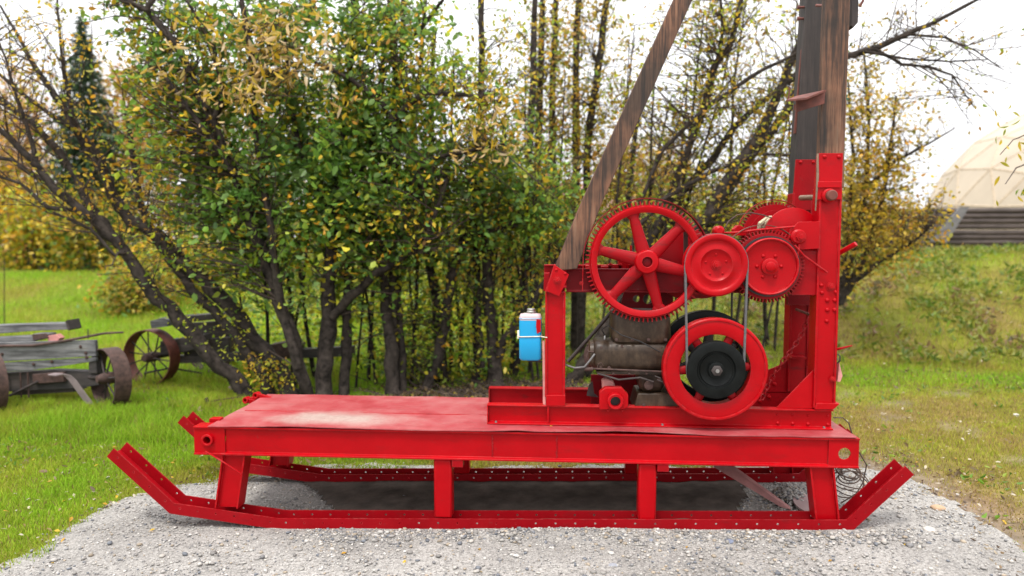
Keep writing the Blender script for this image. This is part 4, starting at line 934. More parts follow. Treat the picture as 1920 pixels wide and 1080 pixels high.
class Tree:
    def __init__(s, name, label, cat, base, bark='bark', group=None, seed=1):
        s.o = thing(name, base, label, cat, group); s.bark = bark; s.stems = []; s.rng = np.random.default_rng(seed); s.lp = []; s.lwv = []; s.lc = []; s.ls = []; s.tw = MB(); s.near = random.Random(seed)
        s.big = []
    def stem(s, pts, Y, dY=0., name='stem', n=9):
        """pts: (px, py, radius_px); depth runs from Y at the foot to Y+dY at the tip"""
        k = len(pts); P3 = []; R = []
        for i, (x, y, r) in enumerate(pts):
            yy = Y + dY * i / max(1, k - 1); p = P(x, y, yy); P3.append(p); R.append(r * mpp(p))
        if name == 'stem' and pts[0][1] > 690:
            p = P3[0]; g = Hs(p.x, p.y); P3.insert(0, Vector((p.x + (p.x - P3[1].x) * .1, p.y, min(g, p.z) - .05))); R.insert(0, R[0] * 1.35)
        # refine with a little wander
        Q = []; QR = []
        for i in range(len(P3) - 1):
            for j in range(3):
                t_ = j / 3; q = P3[i].lerp(P3[i + 1], t_); rr = R[i] + (R[i + 1] - R[i]) * t_
                if i or j: q = q + Vector((s.near.uniform(-1, 1), s.near.uniform(-1, 1), s.near.uniform(-1, 1))) * rr * .32
                Q.append(q); QR.append(rr * s.near.uniform(.92, 1.1))
        Q.append(P3[-1]); QR.append(R[-1])
        MB().tube(Q, QR, n).build(name, M[s.bark], s.o, smooth=70); s.stems.append((Q, QR)); return s
    def _pool(s):
        pool = [(q, r) for Q, R in s.stems for q, r in zip(Q, R)]
        s.pp = np.array([tuple(q) for q, r in pool]); s.pr = np.array([r for q, r in pool])
    def twig_to(s, c, r0=.006, wob=.12):
        c = Vector(c); d = s.pp - np.array(c); dist = np.linalg.norm(d, axis=1) + np.maximum(0, d[:, 2]) * 1.6 + s.rng.uniform(0, .5, len(d))
        k = int(np.argmin(dist)); a = Vector(s.pp[k]); v = c - a; ln = v.length
        m1 = a + v * .35 + Vector((s.near.uniform(-1, 1), s.near.uniform(-1, 1), s.near.uniform(-.2, 1))) * ln * wob
        m2 = a + v * .7 + Vector((s.near.uniform(-1, 1), s.near.uniform(-1, 1), s.near.uniform(-.3, .8))) * ln * wob
        r = min(s.pr[k] * .6, r0 * (.6 + .5 * ln))
        s.tw.tube([a, m1, m2, c], [r, r * .78, r * .55, r * .28], 4, cap=False)
        return a, m1, m2, c
    def clump(s, region, n_tw, per, pal, size=.06, Y=7.5, dY=.8, width=.28, spread=.11, droop=.35):
        """leafy twigs through an elliptical part of the crown (centre and half-axes in photograph pixels at depth Y)"""
        if not hasattr(s, 'pp') or True: s._pool()
        cx, cy, rx, ry = region
        for _ in range(n_tw):
            a = s.rng.uniform(0, 2 * pi); q = math.sqrt(s.rng.uniform()); yy = Y + s.rng.uniform(-dY, dY)
            c = P(cx + cos(a) * q * rx, cy + sin(a) * q * ry, yy)
            a_, m1, m2, e = s.twig_to(c); k = max(2, int(per * s.rng.uniform(.5, 1.5)))
            t_ = s.rng.uniform(.25, 1.05, k)[:, None]
            A = np.array(m1); B = np.array(m2); E_ = np.array(e)
            pos = np.where(t_ < .6, A + (B - A) * (t_ / .6), B + (E_ - B) * ((t_ - .6) / .4)) + s.rng.normal(size=(k, 3)) * spread
            base = np.array(pal[s.rng.integers(len(pal))]); alt = np.array(pal)[s.rng.integers(len(pal), size=k)]
            mixv = (s.rng.uniform(size=(k, 1)) < .45)
            col = np.where(mixv, alt, base) * s.rng.uniform(.7, 1.3, (k, 1)) * s.near.uniform(.65, 1.5)
            s.lp.append(pos); s.lc.append(col); s.ls.append(np.full(k, size) * s.rng.uniform(.5, 1.35, k))
            s.lwv.append(np.full(k, width)); s.ld = droop
        return s
    def bare_twigs(s, region, n_tw, Y, dY, r0=.005, wob=.12):
        s._pool(); cx, cy, rx, ry = region
        for _ in range(n_tw):
            c = P(cx + s.rng.uniform(-1, 1) * rx, cy + s.rng.uniform(-1, 1) * ry, Y + s.rng.uniform(-dY, dY)); s.twig_to(c, r0, wob)
        return s
    def sprout(s, Q, R, n, ln, lv, zmin, leaf, fr=(.2, 1.0)):
        k = len(Q)
        for _ in range(n):
            i = min(k - 1, max(1, int(s.near.uniform(*fr) * (k - 1)))); p = Q[i]
            if p.z < zmin: continue
            tg = (Q[min(i + 1, k - 1)] - Q[i - 1]).normalized(); rv = Vector((s.near.gauss(0, 1), s.near.gauss(0, 1), s.near.gauss(0, .8)))
            pp_ = (rv - tg * rv.dot(tg)).normalized(); d = (tg * .75 + pp_ * .8 + Vector((0, 0, .22))).normalized()
            l = ln * s.near.uniform(.4, 1.25); pts = [p]
            for j in range(4):
                d = (d + Vector((s.near.gauss(0, .17), s.near.gauss(0, .17), s.near.gauss(.03, .15)))).normalized(); pts.append(pts[-1] + d * l / 4)
            r = min(R[i] * .6, .0022 + .0075 * l); rs = [r, r * .85, r * .68, r * .5, r * .28]
            s.tw.tube(pts, rs, 4, cap=False)
            if lv > 1: s.sprout(pts, rs, s.near.randint(2, 4), l * .55, lv - 1, zmin, leaf, (.25, 1.0))
            if leaf:
                pal, per, size = leaf; m_ = max(0, int(per * s.near.uniform(.2, 1.8)))
                if m_:
                    t_ = s.rng.uniform(.8, 4, m_); A = np.array([tuple(q) for q in pts]); i0 = np.minimum(t_.astype(int), 3); f_ = (t_ - i0)[:, None]
                    s.lp.append(A[i0] * (1 - f_) + A[i0 + 1] * f_ + s.rng.normal(size=(m_, 3)) * size * .35)
                    s.lc.append(np.array(pal)[s.rng.integers(len(pal), size=m_)] * s.rng.uniform(.75, 1.25, (m_, 1))); s.ls.append(size * s.rng.uniform(.6, 1.25, m_)); s.lwv.append(np.full(m_, .31))
    def twiggy(s, per_m, ln, lv=2, zmin=1.0, leaf=None):
        for Q, R in list(s.stems):
            length = sum((Q[i + 1] - Q[i]).length for i in range(len(Q) - 1)); s.sprout(Q, R, int(per_m * length), ln, lv, zmin, leaf)
        s.ld = getattr(s, 'ld', .3); return s
    def done(s, leaf_mat='leaf'):
        if s.tw.v:
            V = np.array(s.tw.v); np_mesh('twigs', V, [np.array(s.tw.f)], M['twig'], s.o, kind='stuff', smooth=True)
        if s.lp:
            V, Fc, C = leaf_verts(np.concatenate(s.lp), np.concatenate(s.ls), np.concatenate(s.lwv), np.concatenate(s.lc), s.rng, s.ld)
            np_mesh('crown', V, [Fc], M[leaf_mat], s.o, tint=C, kind='stuff')
        return s.o
def gbase(px, py, z=-.08): g = G(px, py, z); g.z = Hs(g.x, g.y); return g

# leaning willow on the left
T = Tree('leaning_willow', 'dark willow with thick stems leaning far out to the left, sparse yellow leaves', 'tree', gbase(500, 735), seed=11)
T.stem([(462, 735, 15), (415, 685, 14), (335, 600, 13), (277, 535, 12), (230, 467, 11), (187, 420, 10), (147, 392, 9), (103, 352, 8), (50, 290, 6), (0, 243, 5), (-60, 190, 3)], 7.45, -.5)
T.stem([(240, 480, 9), (213, 440, 9), (187, 408, 8), (160, 375, 8), (140, 330, 7), (110, 287, 7), (67, 233, 6), (20, 200, 5), (-40, 150, 3)], 7.3, .3, 'limb')
T.stem([(545, 735, 17), (510, 673, 15), (473, 627, 14), (413, 553, 14), (367, 510, 13), (333, 487, 13), (293, 443, 12), (247, 413, 11), (217, 380, 10), (195, 320, 8), (165, 285, 7), (123, 210, 6), (77, 143, 5), (30, 60, 3), (0, 10, 2)], 7.5, .3)
T.stem([(497, 712, 11), (440, 625, 10), (380, 565, 10), (330, 500, 9), (290, 445, 8), (262, 380, 6), (250, 300, 5), (235, 200, 4)], 7.42, .5)
T.stem([(217, 380, 8), (190, 300, 6), (160, 255, 5), (110, 225, 4), (60, 190, 4), (0, 140, 3), (-40, 120, 2)], 7.7, -.2, 'limb')
T.stem([(165, 285, 5), (130, 200, 4), (118, 120, 3), (108, 20, 2), (105, -40, 2)], 7.7, .2, 'limb')
T.stem([(103, 352, 6), (60, 325, 5), (20, 300, 4), (-40, 290, 3)], 7.1, -.1, 'limb')
T.stem([(70, 315, 5), (55, 250, 4), (35, 190, 3), (10, 110, 2), (-10, 60, 2)], 7.1, .0, 'limb')
T.stem([(150, 395, 4), (90, 390, 4), (40, 345, 3), (-20, 325, 3)], 7.2, -.2, 'limb')
T.stem([(235, 470, 4), (215, 480, 3), (170, 430, 3), (100, 398, 2)], 7.2, -.2, 'limb')
T.twiggy(8, .75, 2, .9, (YELLOW + LIME, 2.2, .055))
T.clump((90, 180, 130, 190), 90, 6, YELLOW, .055, 7.4, .5, .30, .07)
T.clump((300, 520, 90, 80), 26, 9, LIME, .050, 7.4, .3, .28, .08)
T.clump((410, 620, 70, 60), 26, 8, LIME, .045, 7.4, .3, .28, .07)
T.clump((505, 700, 45, 30), 40, 12, YELLOW + LIME, .045, 7.35, .25, .3, .08)
T.clump((240, 380, 110, 80), 50, 9, YELLOW, .05, 7.5, .3)
T.done()

# central multi-stemmed willow: dense green with tan and yellow sprays
T = Tree('green_willow', 'big bushy willow left of centre with dense green leaves and tan sprays', 'tree', gbase(608, 738), seed=12)
T.stem([(607, 738, 17), (610, 650, 16), (617, 560, 14), (624, 480, 12), (628, 420, 11), (640, 330, 9), (650, 200, 7), (660, 60, 5), (665, -30, 4)], 7.4, .3)
T.stem([(576, 738, 12), (560, 680, 12), (543, 620, 12), (515, 540, 11), (480, 440, 11), (440, 330, 9), (400, 230, 8), (333, 87, 7), (275, 20, 6), (210, -10, 4), (160, -40, 3)], 7.3, -.3)
T.stem([(645, 738, 11), (648, 640, 10), (652, 540, 9), (655, 470, 9), (650, 400, 8), (700, 250, 6), (720, 100, 4), (735, -30, 3)], 7.5, .5)
T.stem([(622, 595, 9), (660, 555, 9), (700, 515, 8), (740, 490, 7), (780, 468, 6), (805, 430, 5), (840, 330, 4)], 7.4, -.1, 'limb')
T.stem([(560, 690, 9), (530, 590, 8), (518, 520, 8), (505, 400, 7), (480, 250, 6), (470, 100, 6), (450, -20, 4)], 7.2, -.2, 'limb')
T.stem([(275, 20, 5), (285, 0, 5), (295, -40, 4)], 7.0, 0, 'limb')
T.stem([(400, 230, 6), (420, 170, 5), (400, 90, 4), (350, 0, 3)], 7.1, 0, 'limb')
T.stem([(440, 330, 6), (400, 270, 5), (380, 240, 5), (300, 130, 3)], 7.1, -.2, 'limb')
T.stem([(628, 420, 7), (590, 330, 6), (560, 280, 5), (540, 150, 4), (530, 20, 3)], 7.5, .2, 'limb')
T.stem([(655, 470, 6), (690, 420, 5), (720, 330, 4)], 7.6, .2, 'limb')
T.twiggy(8, .85, 2, 1.0, (GREEN + YELLOW, 3, .07)); T.bare_twigs((520, 200, 260, 200), 70, 6.9, .4, .008)
gc_ = [((520, 330, 190, 90), 230, 24), ((560, 230, 200, 110), 240, 22), ((640, 430, 150, 60), 120, 22), ((430, 400, 120, 60), 80, 20), ((330, 230, 110, 130), 90, 18),
       ((700, 300, 120, 120), 120, 20), ((560, 90, 190, 110), 150, 16), ((380, 110, 130, 110), 110, 16), ((480, 430, 90, 50), 45, 18), ((620, 30, 230, 70), 120, 15), ((330, 330, 90, 90), 60, 14), ((290, 60, 90, 80), 50, 10)]
for r, k, p in gc_: T.clump(r, int(k * .56), int(p * 1.15), GREEN, .084, 7.75, .8, .34, .075, .25)
for r, k, p in (((330, 150, 130, 150), 90, 11), ((560, 330, 190, 100), 60, 7), ((650, 430, 120, 60), 34, 7), ((600, 120, 180, 110), 60, 9), ((260, 330, 70, 80), 26, 9)): T.clump(r, int(k * 1.1), p, YELLOW + LIME, .070, 7.5, .8, .30, .10)
for r, k, p in (((510, 90, 100, 70), 60, 10), ((450, 160, 80, 50), 26, 10), ((300, 120, 60, 50), 18, 8), ((480, 170, 60, 40), 14, 8), ((640, 180, 50, 30), 10, 7)): T.clump(r, int(k * .6), p, TAN, .095, 6.9, .35, .12, .07, .2)
T.clump((250, 130, 90, 140), 40, 9, GREEN + YELLOW, .065, 7.6, .6, .32, .09); T.clump((330, 430, 110, 110), 44, 9, GREEN + LIME + YELLOW[:2], .07, 7.6, .6, .32, .09); T.clump((520, 500, 200, 70), 60, 10, GREEN + LIME, .085, 7.6, .7, .34, .09, .2); T.clump((640, 560, 220, 80), 46, 9, LIME + GREEN, .075, 7.8, .5, .34, .09, .2)
willow = T.done()
# the curled tan leaves nearest the viewer can be told apart: one object each
def curled_leaf_mesh(m_name, col):
    V = []; n = 7
    for i in range(n):
        t_ = i / (n - 1); wdt = .15 * sin(pi * (t_ * .94 + .04)) + .004; z = -.30 * t_ * t_; x = t_
        V += [(x, -wdt, z + .35 * wdt), (x, 0, z), (x, wdt, z + .35 * wdt)]
    Fc = []
    for i in range(n - 1):
        for j in (0, 1): Fc.append((i * 3 + j, i * 3 + j + 1, i * 3 + j + 4, i * 3 + j + 3))
    me = bpy.data.meshes.new('leaf'); me.from_pydata(V, [], Fc); me.shade_smooth(); me.materials.append(M[m_name])
    a = me.attributes.new('tint', 'FLOAT_COLOR', 'POINT'); a.data.foreach_set('color', np.tile([*col, 1], (len(V), 1)).astype(np.float32).ravel()); return me
LM = [curled_leaf_mesh('leaf', c) for c in TAN + YELLOW[:3]]
rl = random.Random(3)
for (cx, cy, rx, ry, k) in ((520, 80, 125, 80, 130), (450, 165, 70, 40, 40), (640, 190, 40, 30, 12), (480, 185, 40, 25, 12), (930, 245, 60, 60, 36), (310, 110, 40, 40, 20)):
    for _ in range(k):
        a = rl.uniform(0, 2 * pi); q = math.sqrt(rl.random())
        p = P(cx + cos(a) * q * rx, cy + sin(a) * q * ry, rl.uniform(6.5, 6.9))
        o = fast(rl.choice(LM), p, rl.uniform(.07, .13), willow, rot=(rl.uniform(0, 6), rl.uniform(-.4, 1.6), rl.uniform(0, 6)), name='leaf')

# second willow behind the deck
T = Tree('forked_willow', 'tall dark willow with slim twin trunks behind the middle of the deck', 'tree', gbase(745, 737), seed=13)
T.stem([(738, 738, 15), (733, 660, 12), (722, 580, 9), (718, 500, 8), (716, 420, 7), (740, 250, 7), (752, 130, 6), (760, -20, 5)], 7.6, .3)
T.stem([(742, 738, 9), (735, 600, 9), (736, 500, 9), (745, 420, 9), (742, 300, 8), (745, 200, 8), (738, 80, 7), (730, -30, 6)], 7.7, .3)
T.stem([(757, 738, 9), (750, 640, 8), (745, 560, 8), (742, 480, 7), (752, 380, 6), (775, 250, 5), (790, 100, 4), (800, -30, 3)], 7.7, .7)
T.stem([(742, 310, 6), (737, 228, 6), (767, 195, 6), (800, 173, 5), (880, 178, 4), (940, 192, 3)], 7.4, -.3, 'limb')
T.stem([(738, 228, 5), (713, 190, 5), (660, 150, 4), (590, 117, 3)], 7.3, -.2, 'limb')
T.stem([(752, 380, 5), (800, 300, 4), (870, 285, 4), (950, 270, 3)], 7.4, -.3, 'limb')
T.stem([(750, 90, 5), (790, 50, 4), (830, 0, 3), (850, -40, 2)], 7.6, -.2, 'limb')
for r, k, p in (((800, 380, 110, 70), 130, 18), ((740, 250, 100, 120), 100, 17), ((880, 330, 110, 60), 100, 15), ((760, 90, 110, 110), 80, 14), ((700, 410, 90, 50), 60, 18), ((860, 190, 80, 80), 45, 10), ((820, 460, 90, 40), 45, 14)): T.clump(r, int(k * .7), int(p * 1.1), GREEN + GREEN + LIME[:2], .074, 7.9, .6, .36, .10, .2)
for r, k, p in (((850, 220, 120, 140), 110, 9), ((760, 100, 110, 110), 70, 8), ((820, 420, 110, 60), 40, 8)): T.clump(r, k, p, YELLOW + LIME, .065, 7.3, .6, .28, .1)
T.clump((900, 250, 70, 60), 18, 7, TAN, .09, 7.0, .3, .12, .06)
T.twiggy(6, .7, 2, 1.2, (GREEN + YELLOW + LIME, 3, .07))
T.done()

# third clump left of the rig post
T = Tree('slanting_willow', 'clump of thin dark trunks crossing each other just left of the blue jug', 'tree', gbase(880, 722), seed=14)
T.stem([(800, 727, 10), (822, 670, 10), (832, 610, 9), (842, 540, 9), (862, 470, 9), (872, 440, 8), (890, 390, 6), (900, 300, 4)], 7.8, .2)
T.stem([(830, 700, 9), (815, 560, 9), (808, 500, 9), (806, 440, 8), (806, 330, 6), (808, 200, 5), (815, 60, 4)], 8.1, .3)
T.stem([(893, 718, 8), (893, 600, 7), (892, 500, 7), (890, 400, 6), (897, 250, 5)], 8.1, .4)
T.stem([(932, 720, 13), (925, 640, 12), (917, 560, 11), (912, 480, 10), (905, 400, 8), (900, 250, 7), (905, 100, 6), (900, -20, 5)], 7.9, .5)
T.stem([(925, 700, 10), (945, 640, 9), (972, 600, 8), (1000, 560, 6), (1040, 500, 5), (1080, 430, 3)], 7.9, .1, 'limb')
T.stem([(905, 690, 5), (895, 560, 5), (930, 450, 4), (960, 350, 3)], 7.9, .4, 'limb')
T.stem([(960, 715, 9), (975, 600, 8), (985, 480, 8), (992, 330, 7), (1000, 150, 6), (1005, -30, 5)], 8.6, .5)
T.stem([(862, 470, 6), (880, 440, 5), (935, 430, 4), (1000, 400, 3)], 7.8, -.1, 'limb')
for r, k, p in (((950, 380, 100, 60), 110, 15), ((1010, 330, 80, 60), 80, 13), ((900, 440, 110, 40), 60, 14), ((1000, 430, 60, 50), 45, 12), ((960, 260, 90, 70), 50, 9)): T.clump(r, int(k * .75), int(p * 1.1), GREEN + GREEN + LIME[:2], .070, 8.1, .6, .36, .10, .2)
for r, k, p in (((960, 180, 100, 170), 80, 8), ((1000, 380, 90, 90), 60, 8), ((900, 560, 130, 120), 30, 8)): T.clump(r, k, p, YELLOW + LIME, .06, 7.9, .6, .28, .1)
for r, k, p in (((850, 620, 170, 90), 120, 16), ((780, 640, 130, 80), 80, 14)): T.clump(r, k, p, LIME + GREENY, .06, 8.2, .5, .3, .12)
T.twiggy(6, .65, 2, .5, (GREEN + YELLOW + LIME, 2.5, .065))
T.done()

# slender row behind
for i, (lab, stems, regs) in enumerate((
    ('slim upright tree of two bare dark stems standing left of the timber brace', [[(1000, 700, 7), (1005, 500, 7), (1010, 300, 7), (1015, 100, 6), (1018, -40, 5)], [(1040, 700, 7), (1045, 480, 7), (1035, 250, 7), (1040, 60, 6), (1043, -40, 5)]], [((1020, 150, 80, 180), 150, 10), ((1030, 400, 80, 120), 120, 11)]),
    ('slim upright tree with grey stems right behind the slanting timber brace', [[(1090, 700, 8), (1095, 480, 8), (1100, 300, 7), (1118, 150, 7), (1130, 60, 7), (1145, -40, 5)], [(1075, 690, 7), (1080, 400, 7), (1078, 200, 7), (1085, 0, 6)], [(1150, 690, 7), (1165, 500, 6), (1180, 350, 5), (1200, 200, 4)]], [((1100, 130, 100, 170), 170, 10), ((1130, 380, 100, 140), 150, 11)]))):
    T = Tree('slender_tree', lab, 'tree', gbase(stems[0][0][0], 700, -.05), 'bark', seed=20 + i)
    for k, st in enumerate(stems): T.stem(st, 9.6 + .5 * k, .4)
    for r, k, p in regs: T.clump(r, k, p, YELLOW + LIME + OLIVE, .065, 9.8, .8, .3, .12)
    T.twiggy(6, .8, 2, 1.3, (YELLOW + OLIVE + LIME, 3, .065))
    T.done()

for i, (lab, bx_, Yk, stems, leaf, seed) in enumerate((
    ('clump of pencil thin upright saplings between the green willow trunks', 690, 8.3, [(470, 430), (505, 470), (555, 520), (590, 560), (668, 690), (690, 700), (705, 640), (772, 800), (783, 760), (845, 850), (860, 905), (545, 600)], (GREEN + LIME, 2.2, .07), 41),
    ('clump of thin crossing saplings behind the blue jug', 980, 8.6, [(870, 830), (915, 960), (938, 950), (955, 1010), (975, 930), (990, 1040), (1010, 985), (1030, 1060), (1000, 900)], (GREEN + LIME + YELLOW, 2.2, .065), 42),
    ('thicket of thin dark saplings behind the spoked gear', 1200, 9.4, [(1120, 1180), (1150, 1190), (1175, 1260), (1190, 1230), (1215, 1320), (1235, 1290), (1160, 1290), (1205, 1390)], (YELLOW + OLIVE + LIME, 2.0, .06), 43),
    ('thicket of thin saplings behind the drum gears and mast post', 1420, 9.9, [(1330, 1400), (1370, 1450), (1395, 1420), (1420, 1520), (1450, 1490), (1465, 1560), (1380, 1500), (1440, 1440)], (YELLOW + OLIVE + LIME, 2.2, .06), 44))):
    rr_ = random.Random(seed); T = Tree('sapling_clump', lab, 'tree', gbase(bx_, 705, -.03), seed=seed)
    for xa_, xb_ in stems:
        yb_ = 715 if Yk < 9 else 690; Yq = Yk + rr_.uniform(-.4, .5); xm = (xa_ + xb_) / 2 + rr_.uniform(-14, 14); r_ = rr_.uniform(2.2, 4.6)
        tp = rr_.uniform(-60, 230) if Yk > 9 else rr_.uniform(60, 330)
        T.stem([(xa_, yb_, r_), ((xa_ + xm) / 2 + rr_.uniform(-6, 6), yb_ * .72 + tp * .28, r_ * .9), (xm, (yb_ + tp) / 2, r_ * .8), ((xm + xb_) / 2 + rr_.uniform(-8, 8), yb_ * .25 + tp * .75, r_ * .6), (xb_, tp, r_ * .3)], Yq, rr_.uniform(-.2, .3), n=7)
    T.twiggy(6, .6, 2, .5, leaf); T.done()

# right-leaning willow behind the rig
T = Tree('slanting_dark_willow', 'dark willow behind the rig whose bare stems sweep up to the right past the mast', 'tree', gbase(1120, 700, -.05), seed=15)
T.stem([(1080, 702, 11), (1120, 640, 11), (1180, 560, 11), (1250, 470, 12), (1300, 430, 13), (1345, 378, 13), (1393, 302, 11), (1431, 239, 9), (1467, 158, 8), (1505, 60, 6), (1520, -30, 4)], 8.2, .4)
T.stem([(1140, 700, 9), (1230, 560, 9), (1330, 420, 9), (1400, 299, 9), (1442, 253, 8), (1488, 186, 8), (1530, 110, 6), (1560, 20, 4)], 8.7, .3)
T.stem([(1100, 700, 9), (1170, 560, 9), (1230, 430, 9), (1263, 359, 8), (1298, 264, 7), (1322, 197, 7), (1340, 120, 7), (1368, 88, 6), (1389, 10, 5), (1395, -40, 4)], 8.5, .3)
T.stem([(1160, 700, 8), (1220, 520, 8), (1280, 355, 8), (1336, 299, 7), (1372, 243, 6), (1420, 200, 5), (1500, 130, 3)], 8.9, .3)
T.stem([(1170, 560, 4), (1200, 380, 4), (1241, 281, 4), (1322, 204, 4), (1407, 144, 4), (1488, 102, 3), (1560, 60, 2)], 8.3, .0, 'limb')
T.stem([(1200, 420, 5), (1245, 373, 5), (1330, 324, 4), (1417, 288, 3), (1480, 290, 2)], 8.3, .1, 'limb')
T.stem([(1467, 158, 6), (1530, 122, 6), (1590, 105, 6), (1640, 90, 6), (1700, 65, 5), (1760, 38, 4), (1830, 0, 3), (1880, -20, 2)], 8.5, -.2, 'limb')
T.stem([(1620, 97, 3), (1700, 110, 2.2), (1780, 115, 1.8), (1850, 112, 1.2)], 8.4, -.1, 'limb')
T.stem([(1640, 92, 3), (1690, 120, 3), (1740, 125, 2.5), (1785, 140, 2), (1812, 180, 1.3), (1830, 205, 1)], 8.4, -.1, 'limb')
T.stem([(1700, 65, 2.5), (1770, 70, 2), (1830, 95, 1.5), (1880, 130, 1)], 8.4, -.1, 'limb')
T.stem([(1298, 264, 5), (1330, 180, 4), (1355, 60, 3), (1350, -30, 2)], 8.6, .2, 'limb')
T.twiggy(9, .75, 2, 1.2, (YELLOW + OLIVE + LIME, 1.6, .055))
for r, k, p in (((1320, 250, 130, 130), 130, 9), ((1420, 120, 130, 140), 150, 9), ((1280, 420, 130, 90), 110, 11), ((1430, 350, 90, 90), 100, 10), ((1230, 150, 120, 150), 90, 8), ((1360, 20, 150, 70), 70, 8)): T.clump(r, k, p, YELLOW + OLIVE + LIME + LIME, .055, 8.8, .8, .3, .11)
for r, k, p in (((1700, 60, 110, 60), 40, 3), ((1640, 150, 60, 70), 24, 4)): T.clump(r, k, p, OLIVE, .045, 8.5, .3, .3, .08)
T.done()

# small yellow-brown tree on the mound to the right of the mast
T = Tree('yellow_brown_tree', 'small tree with yellow brown leaves on the mound right of the red mast post', 'tree', (P(1570, 560, 10.2).x, 10.2, Hs(P(1570, 560, 10.2).x, 10.2)), 'bark', seed=16)
T.stem([(1570, 570, 7), (1590, 535, 6), (1620, 490, 5), (1650, 400, 4), (1670, 280, 3), (1680, 180, 2)], 10.2, .3, 'limb')
T.stem([(1572, 572, 6), (1600, 470, 5), (1625, 350, 4), (1630, 220, 3), (1620, 100, 2)], 10.3, .3, 'limb')
T.stem([(1575, 570, 7), (1600, 530, 5), (1650, 490, 4), (1710, 455, 3), (1750, 420, 2)], 10.1, -.2, 'limb')
T.stem([(1575, 560, 5), (1590, 420, 4), (1600, 300, 3), (1590, 150, 2)], 10.5, .3, 'limb')
T.stem([(1625, 350, 3), (1680, 300, 3), (1740, 270, 2), (1790, 240, 1.2)], 10.3, 0, 'limb')
for r, k, p in (((1645, 390, 85, 110), 150, 13), ((1625, 270, 75, 100), 110, 11), ((1690, 440, 85, 60), 80, 12), ((1650, 190, 90, 80), 50, 8), ((1720, 330, 60, 80), 36, 7), ((1480, 420, 60, 60), 30, 9), ((1590, 480, 40, 60), 30, 10)): T.clump(r, k, p, OLIVE + YELLOW + [(.5, .36, .06), (.42, .30, .04)], .065, 10.3, .8, .32, .12)
T.twiggy(7, .6, 2, 1.2, (OLIVE + YELLOW, 2.5, .06)); T.done()

# birch twig hanging in from the right, its tree stands just outside the picture
bx = P(2080, 500, 6.2); T = Tree('birch_sapling', 'young birch at the right edge with a spray of green and yellow leaves', 'tree', (bx.x, 6.2, Hs(bx.x, 6.2)), 'bark_pale', seed=17)
T.stem([(2080, 760, 9), (2075, 600, 8), (2070, 400, 6), (2060, 150, 4), (2055, -50, 2)], 6.2, 0)
T.stem([(2072, 450, 3), (2000, 330, 2.5), (1940, 300, 2), (1905, 315, 1.3), (1885, 345, .8)], 6.2, -.1, 'limb'); T.stem([(1990, 320, 2), (1930, 250, 1.5), (1900, 262, 1), (1875, 290, .7)], 6.2, 0, 'limb')
birch = T.done()
LB = [curled_leaf_mesh('leaf', c) for c in ((.12, .22, .02), (.34, .30, .02), (.52, .38, .03), (.20, .26, .02))]
for _ in range(46):
    x = rl.uniform(1865, 1960); y = 300 + rl.gauss(0, 45) + (x - 1900) * .2
    fast(rl.choice(LB), P(x, y, rl.uniform(6.05, 6.3)), rl.uniform(.05, .085), birch, rot=(rl.uniform(0, 6), rl.uniform(.3, 1.7), rl.uniform(0, 6)), name='leaf')

# far left: spruce, sapling, autumn shrubs and trees beyond the lawn
def conifer(px, pytop, pybot, Y, rpx, label, seed, name='spruce_tree', n=5000, bark='bark'):
    p0 = P(px, pybot, Y); b_ = Vector((p0.x, Y, Hs(p0.x, Y))); T = Tree(name, label, 'tree', b_, bark, seed=seed); k = mpp(p0); r = T.rng
    T.stem([(px, pybot, max(1.5, rpx * .09)), (px, (pytop + pybot) / 2, max(1, rpx * .05)), (px, pytop, .6)], Y, 0, 'trunk', 7)
    t_ = r.uniform(0, 1, n) ** .8; a = r.uniform(0, 2 * pi, n); layer = .5 + .5 * np.sin(t_ * 70) ** 2
    rr = (t_ * .98 + .01) * rpx * k * layer * np.sqrt(r.uniform(.05, 1, n))
    z = P(px, pytop, Y).z + (P(px, pybot, Y).z - P(px, pytop, Y).z) * t_ - rr * .25
    pos = np.stack([p0.x + np.cos(a) * rr, Y + np.sin(a) * rr, z], 1); T.lp.append(pos); T.lc.append(np.array(DARKG)[r.integers(3, size=n)] * r.uniform(1.0, 2.4, (n, 1))); T.ls.append(rpx * k * .26 * (.28 + .72 * t_) * r.uniform(.5, 1.2, n)); T.lwv.append(np.full(n, .13)); T.ld = .35
    return T.done()
conifer(172, 30, 520, 24, 150, 'tall dark spruce far behind the leaning stems at the left', 31)
conifer(8, 480, 735, 13, 16, 'thin dark conifer sapling at the far left edge behind the wagon', 32, 'conifer_sapling', 220)
def bush(px, py, rx, ry, Y, pal, label, seed, name='shrub', cat='shrub', n=60, per=22, size=.13, group=None, bark='twig', trunk=False):
    p0 = P(px, py + ry, Y); g = Hs(p0.x, Y); yb = 450 + (CH - g) * F / Y
    T = Tree(name, label, cat, (p0.x, Y, g), bark, group, seed); r = random.Random(seed)
    for k in range(4 if trunk else 6):
        x1 = px + r.uniform(-.7, .7) * rx; T.stem([(px + r.uniform(-.25, .25) * rx, yb + 2, 4 if trunk else 2.5), ((px + x1) / 2, (yb + py) / 2, 3), (x1, py - ry * r.uniform(.2, .9), 1)], Y + r.uniform(-.3, .3), 0, 'trunk' if trunk else 'limb', 6)
    T.clump((px, py, rx, ry), n, per, pal, size, Y, rx * mpp(p0) * .6, .34, size * 2.4); return T.done()
